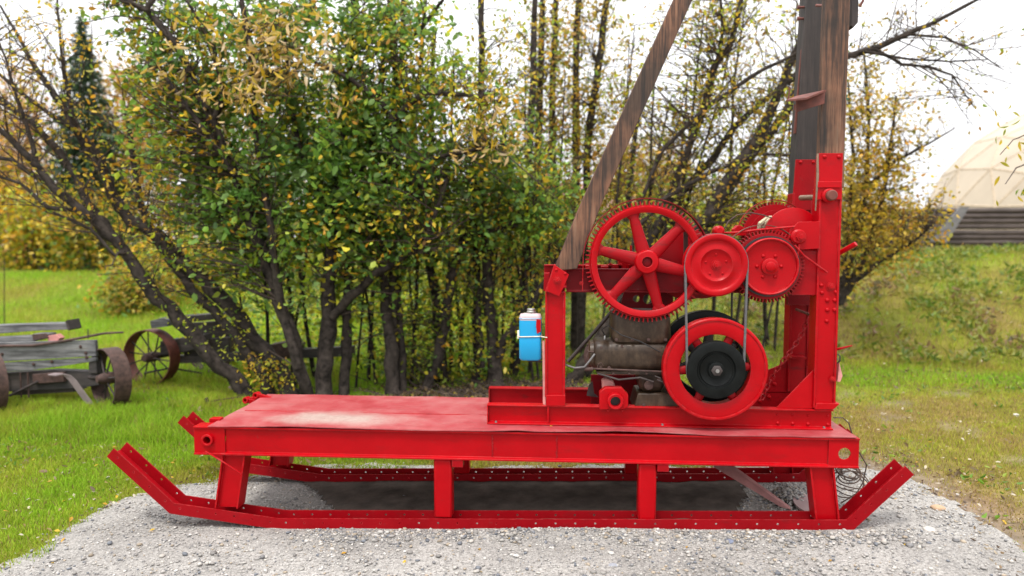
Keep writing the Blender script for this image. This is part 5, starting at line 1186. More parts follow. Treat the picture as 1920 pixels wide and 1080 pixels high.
for i, (px, py, rx, ry, Y, pal, lab, n, sz) in enumerate((
    (60, 430, 70, 90, 22, YELLOW + LIME, 'golden yellow shrub behind the grassy bank, left of the leaning stems', 70, .16),
    (160, 450, 70, 75, 21, YELLOW + GREENY, 'yellow and green shrub behind the bank, below the leaning stems', 70, .15),
    (-30, 400, 70, 110, 24, RUSTY + YELLOW, 'rusty orange shrub at the far left edge behind the bank', 60, .17),
    (255, 560, 60, 60, 15.5, GREENY + OLIVE, 'olive green shrub at the right end of the grassy bank', 90, .10),
    (330, 520, 90, 100, 17, YELLOW + LIME, 'yellow leaved shrub seen between the willow stems', 80, .12),
    (430, 500, 90, 120, 19, GREENY + LIME, 'yellow green shrub behind the fork of the green willow', 80, .14),
    (560, 520, 100, 110, 18, LIME + GREENY, 'bright green thicket bush behind the green willow trunks', 90, .13),
    (690, 560, 90, 100, 15, LIME + GREENY, 'light green bush behind the forked willow', 100, .11),
    (800, 540, 100, 100, 17, GREENY + LIME, 'mixed green bush between the forked and crossing trunks', 90, .12),
    (940, 520, 100, 100, 16, GREENY + YELLOW, 'greenish yellow bush behind the crossing trunks', 90, .12),
    (1060, 500, 90, 90, 18, OLIVE + LIME, 'olive bush behind the brace timber', 80, .13),
    (1290, 420, 120, 80, 19, OLIVE + GREENY, 'olive brown bush behind the spoked gear', 110, .13),
    (1420, 440, 110, 90, 17, LIME + OLIVE, 'yellow green bush behind the red drum gears', 110, .12),
    (1560, 430, 110, 100, 21, YELLOW + OLIVE, 'golden bush beyond the mast posts on the mound', 100, .14))):
    bush(px, py, rx, ry, Y, pal, lab, 50 + i, n=int(n * 1.2), per=34, size=sz)
for i, (px, py, rx, ry, Y, pal, lab) in enumerate((
    (30, 250, 60, 130, 30, RUSTY, 'thin far tree with rusty leaves at the left edge'),
    (230, 250, 70, 140, 29, RUSTY + YELLOW, 'far orange brown tree right of the spruce'),
    (330, 300, 80, 150, 31, YELLOW + RUSTY, 'far tree with yellow orange crown behind the green willow'),
    (470, 280, 90, 170, 30, GREENY, 'far green tree hidden behind the green willow crown'),
    (620, 280, 90, 170, 32, GREENY + OLIVE, 'far tree with mixed crown between the willow trunks'),
    (1010, 420, 80, 70, 27, OLIVE + GREENY, 'low far tree left of the brace timber'),
    (1200, 330, 90, 60, 28, RUSTY + OLIVE, 'low reddish far tree above the spoked gear'))):
    bush(px, py, rx, ry, Y, pal, lab, 80 + i, name='autumn_tree', cat='tree', n=90, per=30, size=.2, bark='bark_pale', trunk=True)

# brushwood and dead leaves under the trees
br_ = MB(); rb = random.Random(9)
for k in range(420):
    x = rb.gauss(-.65, .8); y = rb.gauss(7.55, .4); z = Hs(x, y); a = rb.uniform(0, pi); l = rb.uniform(.1, .55); e = rb.uniform(-.05, .5)
    p0 = Vector((x, y, z + .01)); p1 = p0 + Vector((cos(a) * l * .5, sin(a) * l * .3, l * .3 * e + rb.uniform(0, .03))); p2 = p0 + Vector((cos(a) * l, sin(a) * l * .6, l * .6 * e))
    br_.tube([p0, p1, p2], [.006, .005, .002], 4, cap=False)
np_mesh('brushwood', np.array(br_.v), [np.array(br_.f)], M['twig'], kind='stuff', smooth=True)
n = 5200; x = np.concatenate([RNG.normal(-.6, 1.0, 3600), RNG.normal(-2.75, .5, 600), RNG.normal(-1.6, 1.2, 1000)]); y = np.concatenate([RNG.normal(7.5, .55, 3600), RNG.normal(6.6, .5, 600), RNG.normal(7.2, .5, 1000)])
pal = np.array([(.16, .10, .055), (.24, .17, .09), (.09, .06, .04), (.33, .25, .14), (.30, .22, .03)]); col = pal[RNG.integers(5, size=n)] * RNG.uniform(.6, 1.3, (n, 1))
V, Fc, C = leaf_verts(np.stack([x, y, H(x, y) + RNG.uniform(.005, .045, n)], 1), RNG.uniform(.03, .07, n), .3, col, RNG, .0)
np_mesh('leaf_litter', V, [Fc], M['leaf'], tint=C, kind='stuff')

# far wood behind everything, read as one mass, and the leafy undergrowth between the trunks
n = 26000; u_ = RNG.uniform(-200, 1720, n); top = np.interp(u_, [-200, 130, 250, 330, 480, 640, 800, 950, 1200, 1500, 1720], [240, 250, 190, 170, 190, 230, 300, 370, 385, 390, 400])
yp = top + (505 - top) * RNG.uniform(0, 1, n) ** .75 + RNG.normal(0, 14, n); Yd = RNG.uniform(24, 33, n)
dx = (u_ - 960) / F; dy = (yp - 540) / F
D = np.array(FW)[None] + dx[:, None] * np.array(RT)[None] - dy[:, None] * np.array(UP)[None]; pos = np.array(CAM)[None] + D * (Yd / D[:, 1])[:, None]
q = vnoise(u_, yp, .018, 71) + RNG.normal(0, .12, n)
pal_l = np.array(YELLOW + RUSTY + RUSTY); pal_c = np.array(LIME + GREENY + OLIVE); pal_r = np.array(OLIVE + GREENY + RUSTY[:2])
col = np.where((u_ < 480)[:, None], pal_l[(np.clip(q, 0, .999) * len(pal_l)).astype(int)], np.where((u_ < 1050)[:, None], pal_c[(np.clip(q, 0, .999) * len(pal_c)).astype(int)], pal_r[(np.clip(q, 0, .999) * len(pal_r)).astype(int)]))
V, Fc, C = leaf_verts(pos, RNG.uniform(.14, .30, n), .33, col * RNG.uniform(.7, 1.25, (n, 1)), RNG, .2)
np_mesh('far_woodland', V, [Fc], M['leaf'], tint=C, kind='stuff')
n = 7500; u_ = RNG.uniform(430, 1060, n); v_ = 690 - 150 * RNG.uniform(0, 1, n) ** 1.3; Yd = RNG.uniform(8.4, 12, n)
dx = (u_ - 960) / F; dy = (v_ - 540) / F; D = np.array(FW)[None] + dx[:, None] * np.array(RT)[None] - dy[:, None] * np.array(UP)[None]; pos = np.array(CAM)[None] + D * (Yd / D[:, 1])[:, None]
ok = (fnoise(u_, v_, .02, 73) > .42) & (pos[:, 2] > H(pos[:, 0], pos[:, 1]) + .02); pos = pos[ok]; n = len(pos)
pal = np.array(LIME + LIME + LIME + GREEN) * 1.15; V, Fc, C = leaf_verts(pos, RNG.uniform(.05, .115, n), .34, pal[RNG.integers(len(pal), size=n)] * RNG.uniform(.8, 1.3, (n, 1)), RNG, .1)
np_mesh('undergrowth', V, [Fc], M['leaf'], tint=C, kind='stuff')
# ------------------------------------------------------------------ old wagons on the left
def wheel(name, c, R, n_, wid, par, nsp, m_rim, hubr=.06, label=None):
    """iron wagon wheel, axle along n_"""
    c = Vector(c); a = Vector(n_).normalized(); ref = Vector((0, 0, 1)); u = a.cross(ref).normalized(); v = u.cross(a)
    wl = MB().lathe(c, [(R - .012, -wid / 2), (R, -wid / 2), (R, wid / 2), (R - .012, wid / 2)], 64, axis=a).build(name, M[m_rim], par, label=label)
    for k in range(nsp):
        th = 2 * pi * (k + .3) / nsp; d = u * cos(th) + v * sin(th)
        MB().tube([c + a * (.05 if k % 2 else -.05), c + d * (R - .008) + a * (.01 if k % 2 else -.01)], .0085, 7).build('spoke', M['dark_iron'], wl)
    MB().disc(c, [(hubr * .6, -.13), (hubr * .75, -.11), (hubr, -.06), (hubr, .06), (hubr * .75, .11), (hubr * .6, .13)], 20, axis=a).build('hub', M['rust'], wl)
    return wl
YW = 6.95
w1 = thing('wooden_wagon', G(100, 750, -.1), 'old grey wooden wagon with one broad iron wheel at the left edge', 'wagon')
def W1(name, poly, a, c, m_='wood_grey', bv=.004): return MB().px(poly, YW + a, YW + c).build(name, M[m_], w1, bevel=bv)
W1('side_board', [(-60, 644), (178, 638), (180, 668), (-60, 682)], 0, .045)
W1('side_board', [(-60, 684), (180, 670), (180, 677), (120, 686), (60, 694), (-60, 701)], .004, .04)
W1('top_plank', [(-60, 612), (122, 606), (128, 611), (128, 618), (70, 620), (-60, 630)], .25, .42)
W1('plank_bracket', [(122, 603), (126, 600), (131, 618), (128, 620)], .24, .43, 'dark_iron', .001)
W1('top_plank', [(-60, 636), (55, 630), (62, 626), (88, 626), (90, 634), (55, 642), (-60, 650)], .12, .26)
W1('plank_end', [(88, 630), (104, 627), (112, 634), (108, 640), (90, 640)], .12, .2, 'pink', .003)
W1('iron_fitting', [(60, 627), (86, 625), (90, 634), (62, 638)], .105, .118, 'rust', .002)
MB().tube([P(-50, 649, YW - .02), P(60, 648, YW - .02), P(110, 641, YW - .02), P(160, 632, YW), P(195, 625, YW + .05), P(232, 623, YW + .1)], [.014, .014, .014, .013, .012, .010], 8).build('iron_rail', M['rust'], w1)
MB().tube([P(165, 635, YW), P(165, 617, YW)], .005, 6).build('rail_pin', M['dark_iron'], w1)
W1('under_beam', [(-60, 704), (100, 694), (182, 697), (186, 722), (150, 728), (-60, 738)], .05, .16, 'wood_dark')
W1('under_block', [(60, 702), (118, 698), (120, 716), (62, 720)], .0, .05, 'rust')
W1('axle_beam', [(30, 716), (128, 716), (140, 735), (20, 742)], .10, .3, 'dark_iron')
for x_ in (12, 38, 52): MB().tube([P(x_, 698, YW + .02), P(x_ + 2, 745, YW + .02)], .008, 6).build('hanger_rod', M['rust'], w1)
MB().tube([P(18, 742, YW), P(72, 715, YW)], .014, 8).build('brace_rod', M['dark_iron'], w1)
W1('post_block', [(166, 676), (180, 676), (182, 700), (166, 700)], .02, .1, 'wood_dark')
for x_, y_ in ((4, 664), (151, 650), (97, 678), (63, 683), (161, 662), (162, 670)): fast(BOLT_K, P(x_, y_, YW - .001), .013, w1)
st = MB(); top = [(104, 703), (118, 700), (133, 703), (143, 712), (160, 736), (176, 757)]; hi_ = [P(x_, y_, YW - .06 - i * .02) for i, (x_, y_) in enumerate(top)]
vs = []
for p in hi_: vs += [p, p + Vector((-.12, .05, -.004)), p + Vector((-.12, .05, -.016)), p + Vector((0, 0, -.012))]
k_ = len(hi_); st.add(vs, [(i * 4 + j, i * 4 + (j + 1) % 4, (i + 1) * 4 + (j + 1) % 4, (i + 1) * 4 + j) for i in range(k_ - 1) for j in range(4)] + [(0, 1, 2, 3), (k_ * 4 - 1, k_ * 4 - 2, k_ * 4 - 3, k_ * 4 - 4)])
st.build('bent_plate', simple('grey_brown_sheet', (.20, .16, .165), .55), w1)
c = P(206, 690, YW + .02); c.z = Hs(c.x, c.y) + .305
wheel('wagon_wheel', c, .315, (.56, .83, 0), .16, w1, 12, 'rust')
MB().tube([c, P(120, 706, YW + .15)], .03, 10).build('axle', M['dark_iron'], w1)
c2 = P(-18, 720, YW - .25); c2.z = Hs(c2.x, c2.y) + .305
wheel('wagon_wheel', c2, .315, (.56, .83, 0), .13, w1, 12, 'rust')

YV = 8.1
w2 = thing('iron_wheeled_wagon', G(400, 705, -.1), 'rusty open wheeled wagon half hidden behind the leaning willow stems', 'wagon')
def W2(name, poly, a, c, m_='wood_dark', bv=.004): return MB().px(poly, YV + a, YV + c).build(name, M[m_], w2, bevel=bv)
c = P(284, 662, YV); c.z = Hs(c.x, c.y) + .33
wheel('wagon_wheel', c, .335, (-.175, -.985, 0), .17, w2, 14, 'rust_red')
c3 = P(395, 660, YV + .9); c3.z = Hs(c3.x, c3.y) + .33
wheel('wagon_wheel', c3, .335, (-.175, -.985, 0), .15, w2, 14, 'rust')
MB().tube([c, c3], .035, 10).build('axle', M['dark_iron'], w2)
W2('bolster_beam', [(300, 640), (380, 628), (384, 652), (300, 668)], .1, .28)
W2('end_block', [(281, 602), (306, 595), (314, 600), (314, 612), (284, 616)], -.1, .1, 'wood_grey')
W2('seat_plank', [(330, 594), (410, 588), (414, 598), (334, 606)], .1, .35, 'wood_dark')
W2('side_board', [(345, 640), (430, 632), (430, 668), (345, 672)], .25, .32)
W2('side_board', [(348, 606), (420, 601), (446, 634), (362, 642)], .5, .54, 'wood_dark')
W2('reach_beam', [(330, 668), (660, 650), (660, 668), (330, 682)], .2, .34)
W2('reach_end', [(500, 648), (545, 640), (560, 648), (552, 668), (505, 668)], .15, .4, 'rust')
MB().tube([P(270, 700, YV - .1), P(320, 690, YV + .1), P(380, 700, YV + .3)], .012, 7).build('brake_rod', M['dark_iron'], w2)

# rusty stub and round stone by the willow foot
p = G(388, 763, -.09); stb = thing('iron_stake', (p.x, p.y, Hs(p.x, p.y)), 'short dark iron stake with a rod beside the left rear corner of the deck', 'stake')
MB().tube([P(386, 746, p.y), P(391, 766, p.y)], .02, 8).build('stake', M['dark_iron'], stb); MB().tube([P(390, 753, p.y), P(462, 742, p.y + .3)], .007, 6).build('rod', M['rust'], stb)
def rock(c, sx_, sy_, sz_, seed, m_, name, label, cat='stone'):
    bm = bmesh.new(); bmesh.ops.create_icosphere(bm, subdivisions=3, radius=1); r = np.random.default_rng(seed); ax = r.normal(size=(9, 3)); ax /= np.linalg.norm(ax, axis=1)[:, None]; off = r.uniform(.72, .98, 9)
    for v in bm.verts:
        co = np.array(v.co); m_x = 1.0
        for k in range(9):
            d_ = co @ ax[k]
            if d_ > off[k]: co = co - ax[k] * (d_ - off[k]) * .9
        v.co = Vector(co * np.array([sx_, sy_, sz_]))
    me = bpy.data.meshes.new(name); bm.to_mesh(me); bm.free(); me.shade_smooth(); me.set_sharp_from_angle(angle=radians(50)); me.materials.append(m_)
    o = bpy.data.objects.new(name, me); COL.objects.link(o); o.location = c; o.rotation_euler = (0, 0, seed); WO[o.name] = Vector(c); return tag(o, label, cat)
p = G(1758, 958, .01); rock((p.x, p.y, Hs(p.x, p.y) + .012), .045, .03, .022, 3, simple('tan_stone', (.40, .27, .17), .85), 'rock', 'tan flat stone on the bare soil right of the sled')
p = G(431, 737, -.09); rock((p.x, p.y + .1, Hs(p.x, p.y) + .04), .075, .06, .055, 5, simple('brown_round_stone', (.14, .10, .08), .85), 'rock', 'brown round stone at the foot of the leaning willow')
p = G(1495, 938, .01)
for i, (x_, y_, s_, c_, l_) in enumerate(((345, 1000, .03, (.14, .16, .22), 'dark blue grey pebble in the gravel in front of the right runner'), (1222, 1008, .022, (.20, .22, .27), 'blue grey pebble lying against the front runner near its right leg'), (1150, 1052, .026, (.24, .25, .28), 'flat grey stone in the gravel at the bottom edge'),
    (1905, 783, .032, (.42, .40, .37), 'pale flat stone in the dry grass at the right edge'), (1742, 1000, .035, (.45, .42, .38), 'light grey stone at the edge of the bare soil'))):
    p = G(x_ if x_ != 345 else 1368, y_ if x_ != 345 else 1013, .0); rock((p.x, p.y, Hs(p.x, p.y) + .010), s_, s_ * .8, s_ * .45, 20 + i, simple('stone_colour', c_, .8), 'rock', l_)

# ------------------------------------------------------------------ dome tent, log wall and house in the distance
YD = 34.0
dc_ = P(2035, 452, YD); Rd = 275 * mpp(dc_)
dome = thing('dome_tent', (dc_.x, YD, Hs(dc_.x, YD)), 'large cream dome tent of triangular panels on the mound at the right', 'tent')
mpan = simple('cream_tent_fabric', (.385, .325, .25), .7, var=.12, scale=.5)
bm = bmesh.new(); bmesh.ops.create_icosphere(bm, subdivisions=3, radius=Rd)
zb_ = P(2035, 462, YD).z; frm = MB(); seen_e = set()
for f_ in bm.faces:
    if f_.calc_center_median().z < -Rd * .12 or f_.calc_center_median().y > Rd * .45: continue
    cm = f_.calc_center_median(); vs = [Vector((dc_.x, YD, zb_)) + v.co * 1.0 + (cm - v.co) * .018 for v in f_.verts]; nn = f_.normal
    MB().add([q + nn * .0 for q in vs] + [q - nn * .05 for q in vs], [(0, 1, 2), (5, 4, 3), (0, 3, 4, 1), (1, 4, 5, 2), (2, 5, 3, 0)]).build('panel', mpan, dome, smooth=0)
    for e in f_.edges:
        if e.index not in seen_e:
            seen_e.add(e.index); a, c_ = [Vector((dc_.x, YD, zb_)) + v.co * .997 for v in e.verts]; frm.tube([a, c_], .05, 5, cap=False)
bm.free(); frm.build('frame_struts', simple('tan_seam', (.40, .32, .23), .7), dome, smooth=60)
YL = 21.0
x0, x1 = P(1625, 430, YL).x, P(2080, 430, YL).x; zb_ = min(Hs(x0, YL), Hs(x1, YL)) - .05; zt_ = P(1850, 390, YL).z
lw = thing('log_wall', ((x0 + x1) / 2, YL, zb_), 'weathered grey log wall on top of the mound below the dome tent', 'log wall')
nl = 8; dz = (zt_ - zb_) / nl
for k in range(nl):
    z = zb_ + dz * (k + .5); xx = x0 + random.uniform(-.2, .2)
    MB().tube([(xx, YL + random.uniform(-.03, .03), z), ((xx + x1) / 2, YL, z + random.uniform(-.02, .02)), (x1, YL, z)], [dz * .50, dz * .53, dz * .49], 10).build('log', M['log'], lw)
for k in range(nl):
    z = zb_ + dz * (k + .98); MB().tube([(P(1690, 430, YL).x, YL - .5, z), (P(1690, 430, YL).x, YL + 1.5, z)], dz * .5, 10).build('log', M['log'], lw) if k < nl - 1 else None
# pale roof sheet lying against the left end of the wall
rs = MB().px([(1745, 452), (1800, 388), (1818, 388), (1775, 455)], YL - .45, YL - .40); tag(rs.build('metal_sheet', simple('grey_sheet', (.13, .125, .13), .6), origin=P(1770, 455, YL - .4)), 'pale grey sheet leaning against the log wall', 'sheet')
# house far behind the trees
YH = 45.0
hb = thing('far_house', (P(1000, 480, YH).x, YH, Hs(0, YH)), 'distant pale house with a brownish pink roof glimpsed between the trees', 'house')
hx0, hx1 = P(850, 480, YH).x, P(1290, 480, YH).x; hz0 = Hs(0, YH); hz1 = P(1000, 395, YH).z; hz2 = P(1000, 335, YH).z
MB().box(hx0 + .4, hx1 - .4, YH + .4, YH + 7.6, hz0 - .1, hz1).build('wall', simple('pale_siding', (.45, .46, .48), .8), hb)
MB().ext([(YH - .2, hz1 - .1), (YH + 4, hz2), (YH + 8.2, hz1 - .1), (YH + 4, hz2 - .25)], (hx0, 0, 0), (0, 1, 0), (0, 0, 1), (hx1 - hx0, 0, 0)).build('roof', simple('brownish_pink_roof', (.30, .17, .14), .8), hb)
mglass = simple('dark_window_glass', (.03, .045, .06), .15)
mfr = simple('white_window_frame', (.7, .7, .7), .6)
for k in range(5):
    xx = hx0 + 1.2 + k * (hx1 - hx0 - 3) / 4; wf = MB()
    wf.box(xx, xx + 1.4, YH + .33, YH + .397, hz0 + .9, hz0 + 2.1); wo = wf.build('window', mfr, hb); MB().box(xx + .1, xx + 1.3, YH + .30, YH + .328, hz0 + 1.0, hz0 + 2.0).build('pane', mglass, wo)

# ------------------------------------------------------------------ pebbles, grass, fallen leaves
def pebbles(name, x, y, z, s, col, parent=None):
    t_ = (1 + 5 ** .5) / 2; base = np.array([(-1, t_, 0), (1, t_, 0), (-1, -t_, 0), (1, -t_, 0), (0, -1, t_), (0, 1, t_), (0, -1, -t_), (0, 1, -t_), (t_, 0, -1), (t_, 0, 1), (-t_, 0, -1), (-t_, 0, 1)]) / 1.9
    fc = np.array([(0, 11, 5), (0, 5, 1), (0, 1, 7), (0, 7, 10), (0, 10, 11), (1, 5, 9), (5, 11, 4), (11, 10, 2), (10, 7, 6), (7, 1, 8), (3, 9, 4), (3, 4, 2), (3, 2, 6), (3, 6, 8), (3, 8, 9), (4, 9, 5), (2, 4, 11), (6, 2, 10), (8, 6, 7), (9, 8, 1)])
    n = len(x); B = base[None] * RNG.uniform(.72, 1.2, (n, 12, 1)); a = RNG.uniform(0, 2 * pi, n); ca, sa = np.cos(a)[:, None], np.sin(a)[:, None]
    sx_, sy_, sz_ = s * RNG.uniform(.8, 1.35, n), s * RNG.uniform(.6, 1.0, n), s * RNG.uniform(.35, .7, n)
    X = B[:, :, 0] * sx_[:, None]; Yv = B[:, :, 1] * sy_[:, None]; Z = B[:, :, 2] * sz_[:, None]
    V = np.stack([x[:, None] + X * ca - Yv * sa, y[:, None] + X * sa + Yv * ca, z[:, None] + Z + sz_[:, None] * .35], 2).reshape(-1, 3)
    Fc = (np.arange(n)[:, None, None] * 12 + fc[None]).reshape(-1, 3); return np_mesh(name, V, [Fc], M['pebble'], parent, tint=np.repeat(col, 12, 0), kind='stuff', smooth=True)
PEB = .9 * np.array([(.42, .40, .37), (.34, .32, .30), (.52, .50, .47), (.22, .215, .215), (.16, .17, .19), (.36, .30, .23), (.28, .265, .25), (.45, .42, .38), (.38, .36, .34)]) * .95
n = 60000
x = RNG.uniform(-3.6, 3.2, n); y = 2.7 + RNG.uniform(0, 1, n) ** 1.2 * 2.6; x[:4000] = RNG.uniform(-1.5, 2.0, 4000); y[:4000] = 3.93 + RNG.normal(0, .06, 4000)
x[4000:5200] = RNG.uniform(.9, 1.75, 1200); y[4000:5200] = RNG.normal(4.5, .12, 1200)
sd = in_gravel(x, y); cl = fnoise(x, y, 1.6, 61); ok = (sd > RNG.uniform(-.12, .15, n)) & ((RNG.uniform(size=n) < cl * 1.5 - .2) | (np.arange(n) < 5200))
ok &= ~((np.abs(y - 4.075) < .075) & (x > -1.75) & (x < 1.7)); x, y = x[ok], y[ok]
s = .0030 + RNG.exponential(.0026, len(x)); s = np.minimum(s, .016)
col = PEB[RNG.integers(len(PEB), size=len(x))] * RNG.uniform(.8, 1.15, (len(x), 1))
zz_ = H(x, y) + .012 + .03 * np.exp(-((x - .1) / .5) ** 2 - ((y - 3.93) / .06) ** 2)
pebbles('loose_pebbles', x, y, zz_, s, col)
n = 420; x = RNG.uniform(-1.2, 2.1, n); y = 3.90 + RNG.normal(0, .075, n); x[300:] = RNG.uniform(-3, 2.6, 120); y[300:] = RNG.uniform(3.2, 3.9, 120); ok = (in_gravel(x, y) > .05) & (y < 3.985); x, y = x[ok], y[ok]; n = len(x)
pebbles('larger_pebbles', x, y, H(x, y) + .014 + .025 * np.exp(-((x - .1) / .5) ** 2 - ((y - 3.93) / .06) ** 2), RNG.uniform(.009, .021, n), PEB[RNG.integers(len(PEB), size=n)] * RNG.uniform(.6, 1.05, (n, 1)))
# dead leaf crumbs on the bare soil at the right rim of the gravel and in the lawns
n = 2600; x = np.concatenate([RNG.uniform(1.5, 3.4, 1400), RNG.uniform(-5, -1.9, 1200)]); y = np.concatenate([RNG.uniform(3.3, 5.6, 1400), RNG.uniform(3.6, 6.2, 1200)]); sd = -in_gravel(x, y)
ok = np.where(x > 0, (sd > -.12) & (sd < .55), (sd > .0) & (fnoise(x, y, 1.4, 64) > .46)); x, y = x[ok], y[ok]; n = len(x); pal = np.array([(.16, .10, .055), (.26, .18, .10), (.36, .28, .17), (.11, .075, .05), (.44, .37, .27)])
V, Fc, C = leaf_verts(np.stack([x, y, H(x, y) + RNG.uniform(.006, .03, n)], 1), RNG.uniform(.012, .032, n), .28, pal[RNG.integers(5, size=n)], RNG, .0); np_mesh('leaf_crumbs', V, [Fc], M['leaf'], tint=C, kind='stuff')
# heap of pebbles with dry leaves beside the slanting board
n = 700; hx_, hy_ = G(1478, 935, .02).x, G(1478, 935, .02).y; x = RNG.normal(hx_, .085, n); y = RNG.normal(hy_, .075, n)
z = H(x, y) + .11 * np.exp(-((x - hx_) ** 2 + (y - hy_) ** 2) / .012) * RNG.uniform(.75, 1, n); pebbles('pebble_heap', x, y, z, RNG.uniform(.006, .017, n), PEB[RNG.integers(len(PEB), size=n)] * .9)

def grass(name, n, xr, yr, hgt, wid, seg2, seed, dens):
    r = np.random.default_rng(seed); x = r.uniform(*xr, n); y = yr[0] + (yr[1] - yr[0]) * r.uniform(0, 1, n) ** 1.25
    px, py = px_of(x, y, H(x, y)); ok = (px > -160) & (px < 2080) & (py < 1180); x, y = x[ok], y[ok]
    sd = -in_gravel(x, y); lush, bare = lawn_state(x, y); k = fnoise(x, y, 3.2, 91)
    keep = (sd + edge_noise(x, y) > r.uniform(-.09, .05, len(x))) & (r.uniform(size=len(x)) < (1 - bare * .93) * dens)
    keep &= ~((np.abs(y - 4.4) < .5) & (np.abs(x) < 1.7))
    x, y, lush, k, bare = x[keep], y[keep], lush[keep], k[keep], bare[keep]; n = len(x)
    rr = np.clip(r.uniform(size=n) * .8 + (k - .5) * .8 + .1, 0, 1.2); col = grass_colour(np.clip(lush + r.normal(0, .13, n), 0, 1), rr)
    tall = np.where(x < -1, 1.0, .62) * (1 + .75 * np.exp(-((y - 6.3) / .8) ** 2) * (x < -2.2)) * np.where(y > 9, 1.15, 1)
    tall = tall * np.where((x < -1) & (y < 5.7), .62, 1) * (1 - .5 * bare)
    br2_ = (r.uniform(size=n) < np.where((y > 9) & (x > 0), .16, np.where(x > 1, .16, .05))); col = np.where(br2_[:, None], np.array([.27, .17, .085]) * (.6 + .7 * rr[:, None]), col); k2 = fnoise(x, y, 1.7, 93); h = hgt * (.45 + .8 * r.uniform(size=n)) * (.35 + .6 * k + .7 * k2) * tall
    a = r.uniform(0, 2 * pi, n); lx, ly = np.cos(a), np.sin(a); b_ = r.uniform(0, 2 * pi, n); lean = h * r.uniform(.1, .75, n); wx, wy = -np.sin(b_) * wid, np.cos(b_) * wid
    z = H(x, y) - .004
    if seg2:
        V = np.stack([np.stack([x - wx, y - wy, z], 1), np.stack([x + wx, y + wy, z], 1), np.stack([x + wx * .7 + lx * lean * .35, y + wy * .7 + ly * lean * .35, z + h * .6], 1), np.stack([x - wx * .7 + lx * lean * .35, y - wy * .7 + ly * lean * .35, z + h * .6], 1), np.stack([x + lx * lean, y + ly * lean, z + h * .98], 1)], 1)
        i = np.arange(n)[:, None] * 5; Fs = [i + np.array([0, 1, 2, 3]), i + np.array([3, 2, 4])]; m_ = 5
    else:
        V = np.stack([np.stack([x - wx, y - wy, z], 1), np.stack([x + wx, y + wy, z], 1), np.stack([x + lx * lean, y + ly * lean, z + h], 1)], 1); Fs = [np.arange(n)[:, None] * 3 + np.array([0, 1, 2])]; m_ = 3
    np_mesh(name, V.reshape(-1, 3), Fs, M['grass'], tint=np.repeat(col, m_, 0), kind='stuff')
grass('lawn_grass', 200000, (-6.2, -.8), (3.2, 8.2), .072, .0030, True, 1, 1.0)
grass('lawn_grass', 170000, (.8, 7.5), (3.3, 9.6), .056, .0030, True, 2, .9)
grass('lawn_grass', 90000, (-3, 1.6), (5.1, 10), .065, .0040, False, 3, .9)
grass('far_grass', 200000, (-16, 16), (8.0, 19.5), .12, .0065, False, 4, 1.0)
# weeds and rough growth on the slope of the mound, and tussocks in the lawns
n = 42000; y = RNG.uniform(9.0, 16.5, n); x = RNG.uniform(-.5, 12.5, n); k = fnoise(x, y, 1.3, 95) * .6 + fnoise(x, y, 4.2, 96) * .4
ok = (RNG.uniform(size=n) < sstep(.42, .66, k) * sstep(8.9, 9.6, y)); x, y, k = x[ok], y[ok], k[ok]; n = len(x)
q = fnoise(x, y, .9, 97) + RNG.normal(0, .13, n); pal = np.array([(.07, .12, .018), (.16, .24, .02), (.12, .19, .025), (.24, .25, .04), (.20, .22, .03), (.26, .17, .08), (.11, .10, .045)])
col = pal[(np.clip(q, 0, .999) * len(pal)).astype(int)] * RNG.uniform(.7, 1.3, (n, 1))
V, Fc, C = leaf_verts(np.stack([x, y, H(x, y) + RNG.uniform(0, .17, n) * k * 1.4], 1), RNG.uniform(.05, .14, n), .22, col, RNG, -.35); np_mesh('slope_weeds', V, [Fc], M['leaf'], tint=C, kind='stuff')
n = 16000; x = np.concatenate([RNG.uniform(-6, -1.8, n // 2), RNG.uniform(1.8, 7, n // 2)]); y = RNG.uniform(3.6, 9, n); k = fnoise(x, y, 2.4, 98)
ok = (RNG.uniform(size=n) < sstep(.5, .72, k)) & (-in_gravel(x, y) + edge_noise(x, y) > .02); x, y = x[ok], y[ok]; n = len(x)
pal = np.array([(.13, .26, .02), (.10, .20, .02), (.22, .30, .03), (.30, .24, .08), (.17, .12, .06)]); col = pal[RNG.integers(5, size=n)] * RNG.uniform(.7, 1.3, (n, 1))
V, Fc, C = leaf_verts(np.stack([x, y, H(x, y) + RNG.uniform(.0, .05, n)], 1), RNG.uniform(.02, .06, n), .25, col, RNG, -.2); np_mesh('lawn_weeds', V, [Fc], M['leaf'], tint=C, kind='stuff')
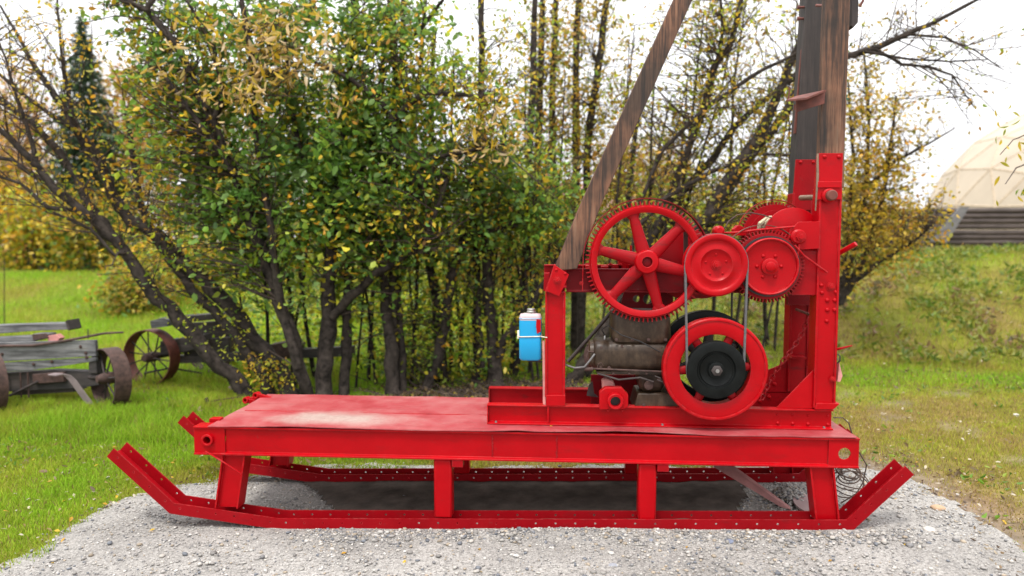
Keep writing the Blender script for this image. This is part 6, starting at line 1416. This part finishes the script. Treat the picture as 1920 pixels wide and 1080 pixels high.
# fallen leaves, one object each
FL = []
for c in ((.62, .40, .03), (.55, .30, .03), (.60, .52, .38), (.56, .50, .40), (.34, .23, .11)): FL.append(curled_leaf_mesh('leaf', c))
def fallen(px, py, k, label, group, size=(.035, .06), zoff=.012, name='fallen_leaf', z=None):
    p = G(px, py, -.03 if px < 900 else .0) if z is None else G(px, py, z); zz0 = Hs(p.x, p.y) if z is None else z
    me = FL[k]; o = bpy.data.objects.new(name, me); COL.objects.link(o); o.location = (p.x, p.y, zz0 + zoff); sc_ = rl.uniform(*size); o.scale = (sc_, sc_ * 1.7, sc_)
    o.rotation_euler = (rl.uniform(-.5, .5), rl.uniform(-.3, .5), rl.uniform(0, 6.28)); WO[o.name] = o.location.copy(); return tag(o, label, 'leaf', group)
for x_, y_ in ((900, 1019), (955, 1000), (1102, 1002), (1123, 1004), (1290, 1022), (1250, 1058), (290, 975), (95, 1037), (903, 1060), (1700, 1028), (1880, 985), (1130, 1046), (640, 1030), (760, 1045), (1480, 1040), (1560, 1055)):
    fallen(x_, y_, rl.choice((0, 0, 1)), 'small yellow fallen leaf lying on the grey gravel in front of the sled', 'yellow leaves on the gravel', (.024, .038), .018)
fallen(1033, 797, 0, 'small yellow leaf on the deck by the foot of the left post', None, (.03, .03), .006, z=ZD); fallen(1212, 809, 0, 'yellow leaf near the front edge of the deck below the engine', None, (.035, .035), .008, z=ZD)
LK = ['bright yellow', 'orange brown', 'beige', 'whitish', 'dull brown']
for _ in range(150):
    x_ = rl.uniform(0, 600); y_ = rl.uniform(790, 1000); p = G(x_, y_, -.1)
    if in_gravel(np.array([p.x]), np.array([p.y]))[0] > .02 or p.x > -1.9: continue
    k = rl.choice((2, 3, 3, 1, 4, 0)); fallen(x_, y_, k, LK[k] + ' fallen leaf in the green lawn left of the sled', LK[k] + ' leaves in the left lawn', (.022, .040), .035)
for _ in range(190):
    x_ = rl.uniform(1585, 1920); far = rl.random() < .3; k = rl.choice((2, 3, 3, 4, 4, 1)); y_ = rl.uniform(520, 690) if far else 690 + 270 * rl.random() ** .8
    if far:
        lo_, hi2 = 9.0, 14.0
        for _k in range(20):
            md = (lo_ + hi2) / 2; q = P(x_, y_, md); lo_, hi2 = (md, hi2) if q.z > Hs(q.x, md) else (lo_, md)
        q = P(x_, y_, lo_); o = fallen(x_, 700, k, LK[k] + ' fallen leaf on the rough grass slope at the right', LK[k] + ' leaves on the slope', (.03, .05), .03); o.location = (q.x, q.y, Hs(q.x, q.y) + .06); continue
    fallen(x_, y_, k, LK[k] + ' fallen leaf in the dry grass right of the sled', LK[k] + ' leaves in the right lawn', (.018, .036), .03)
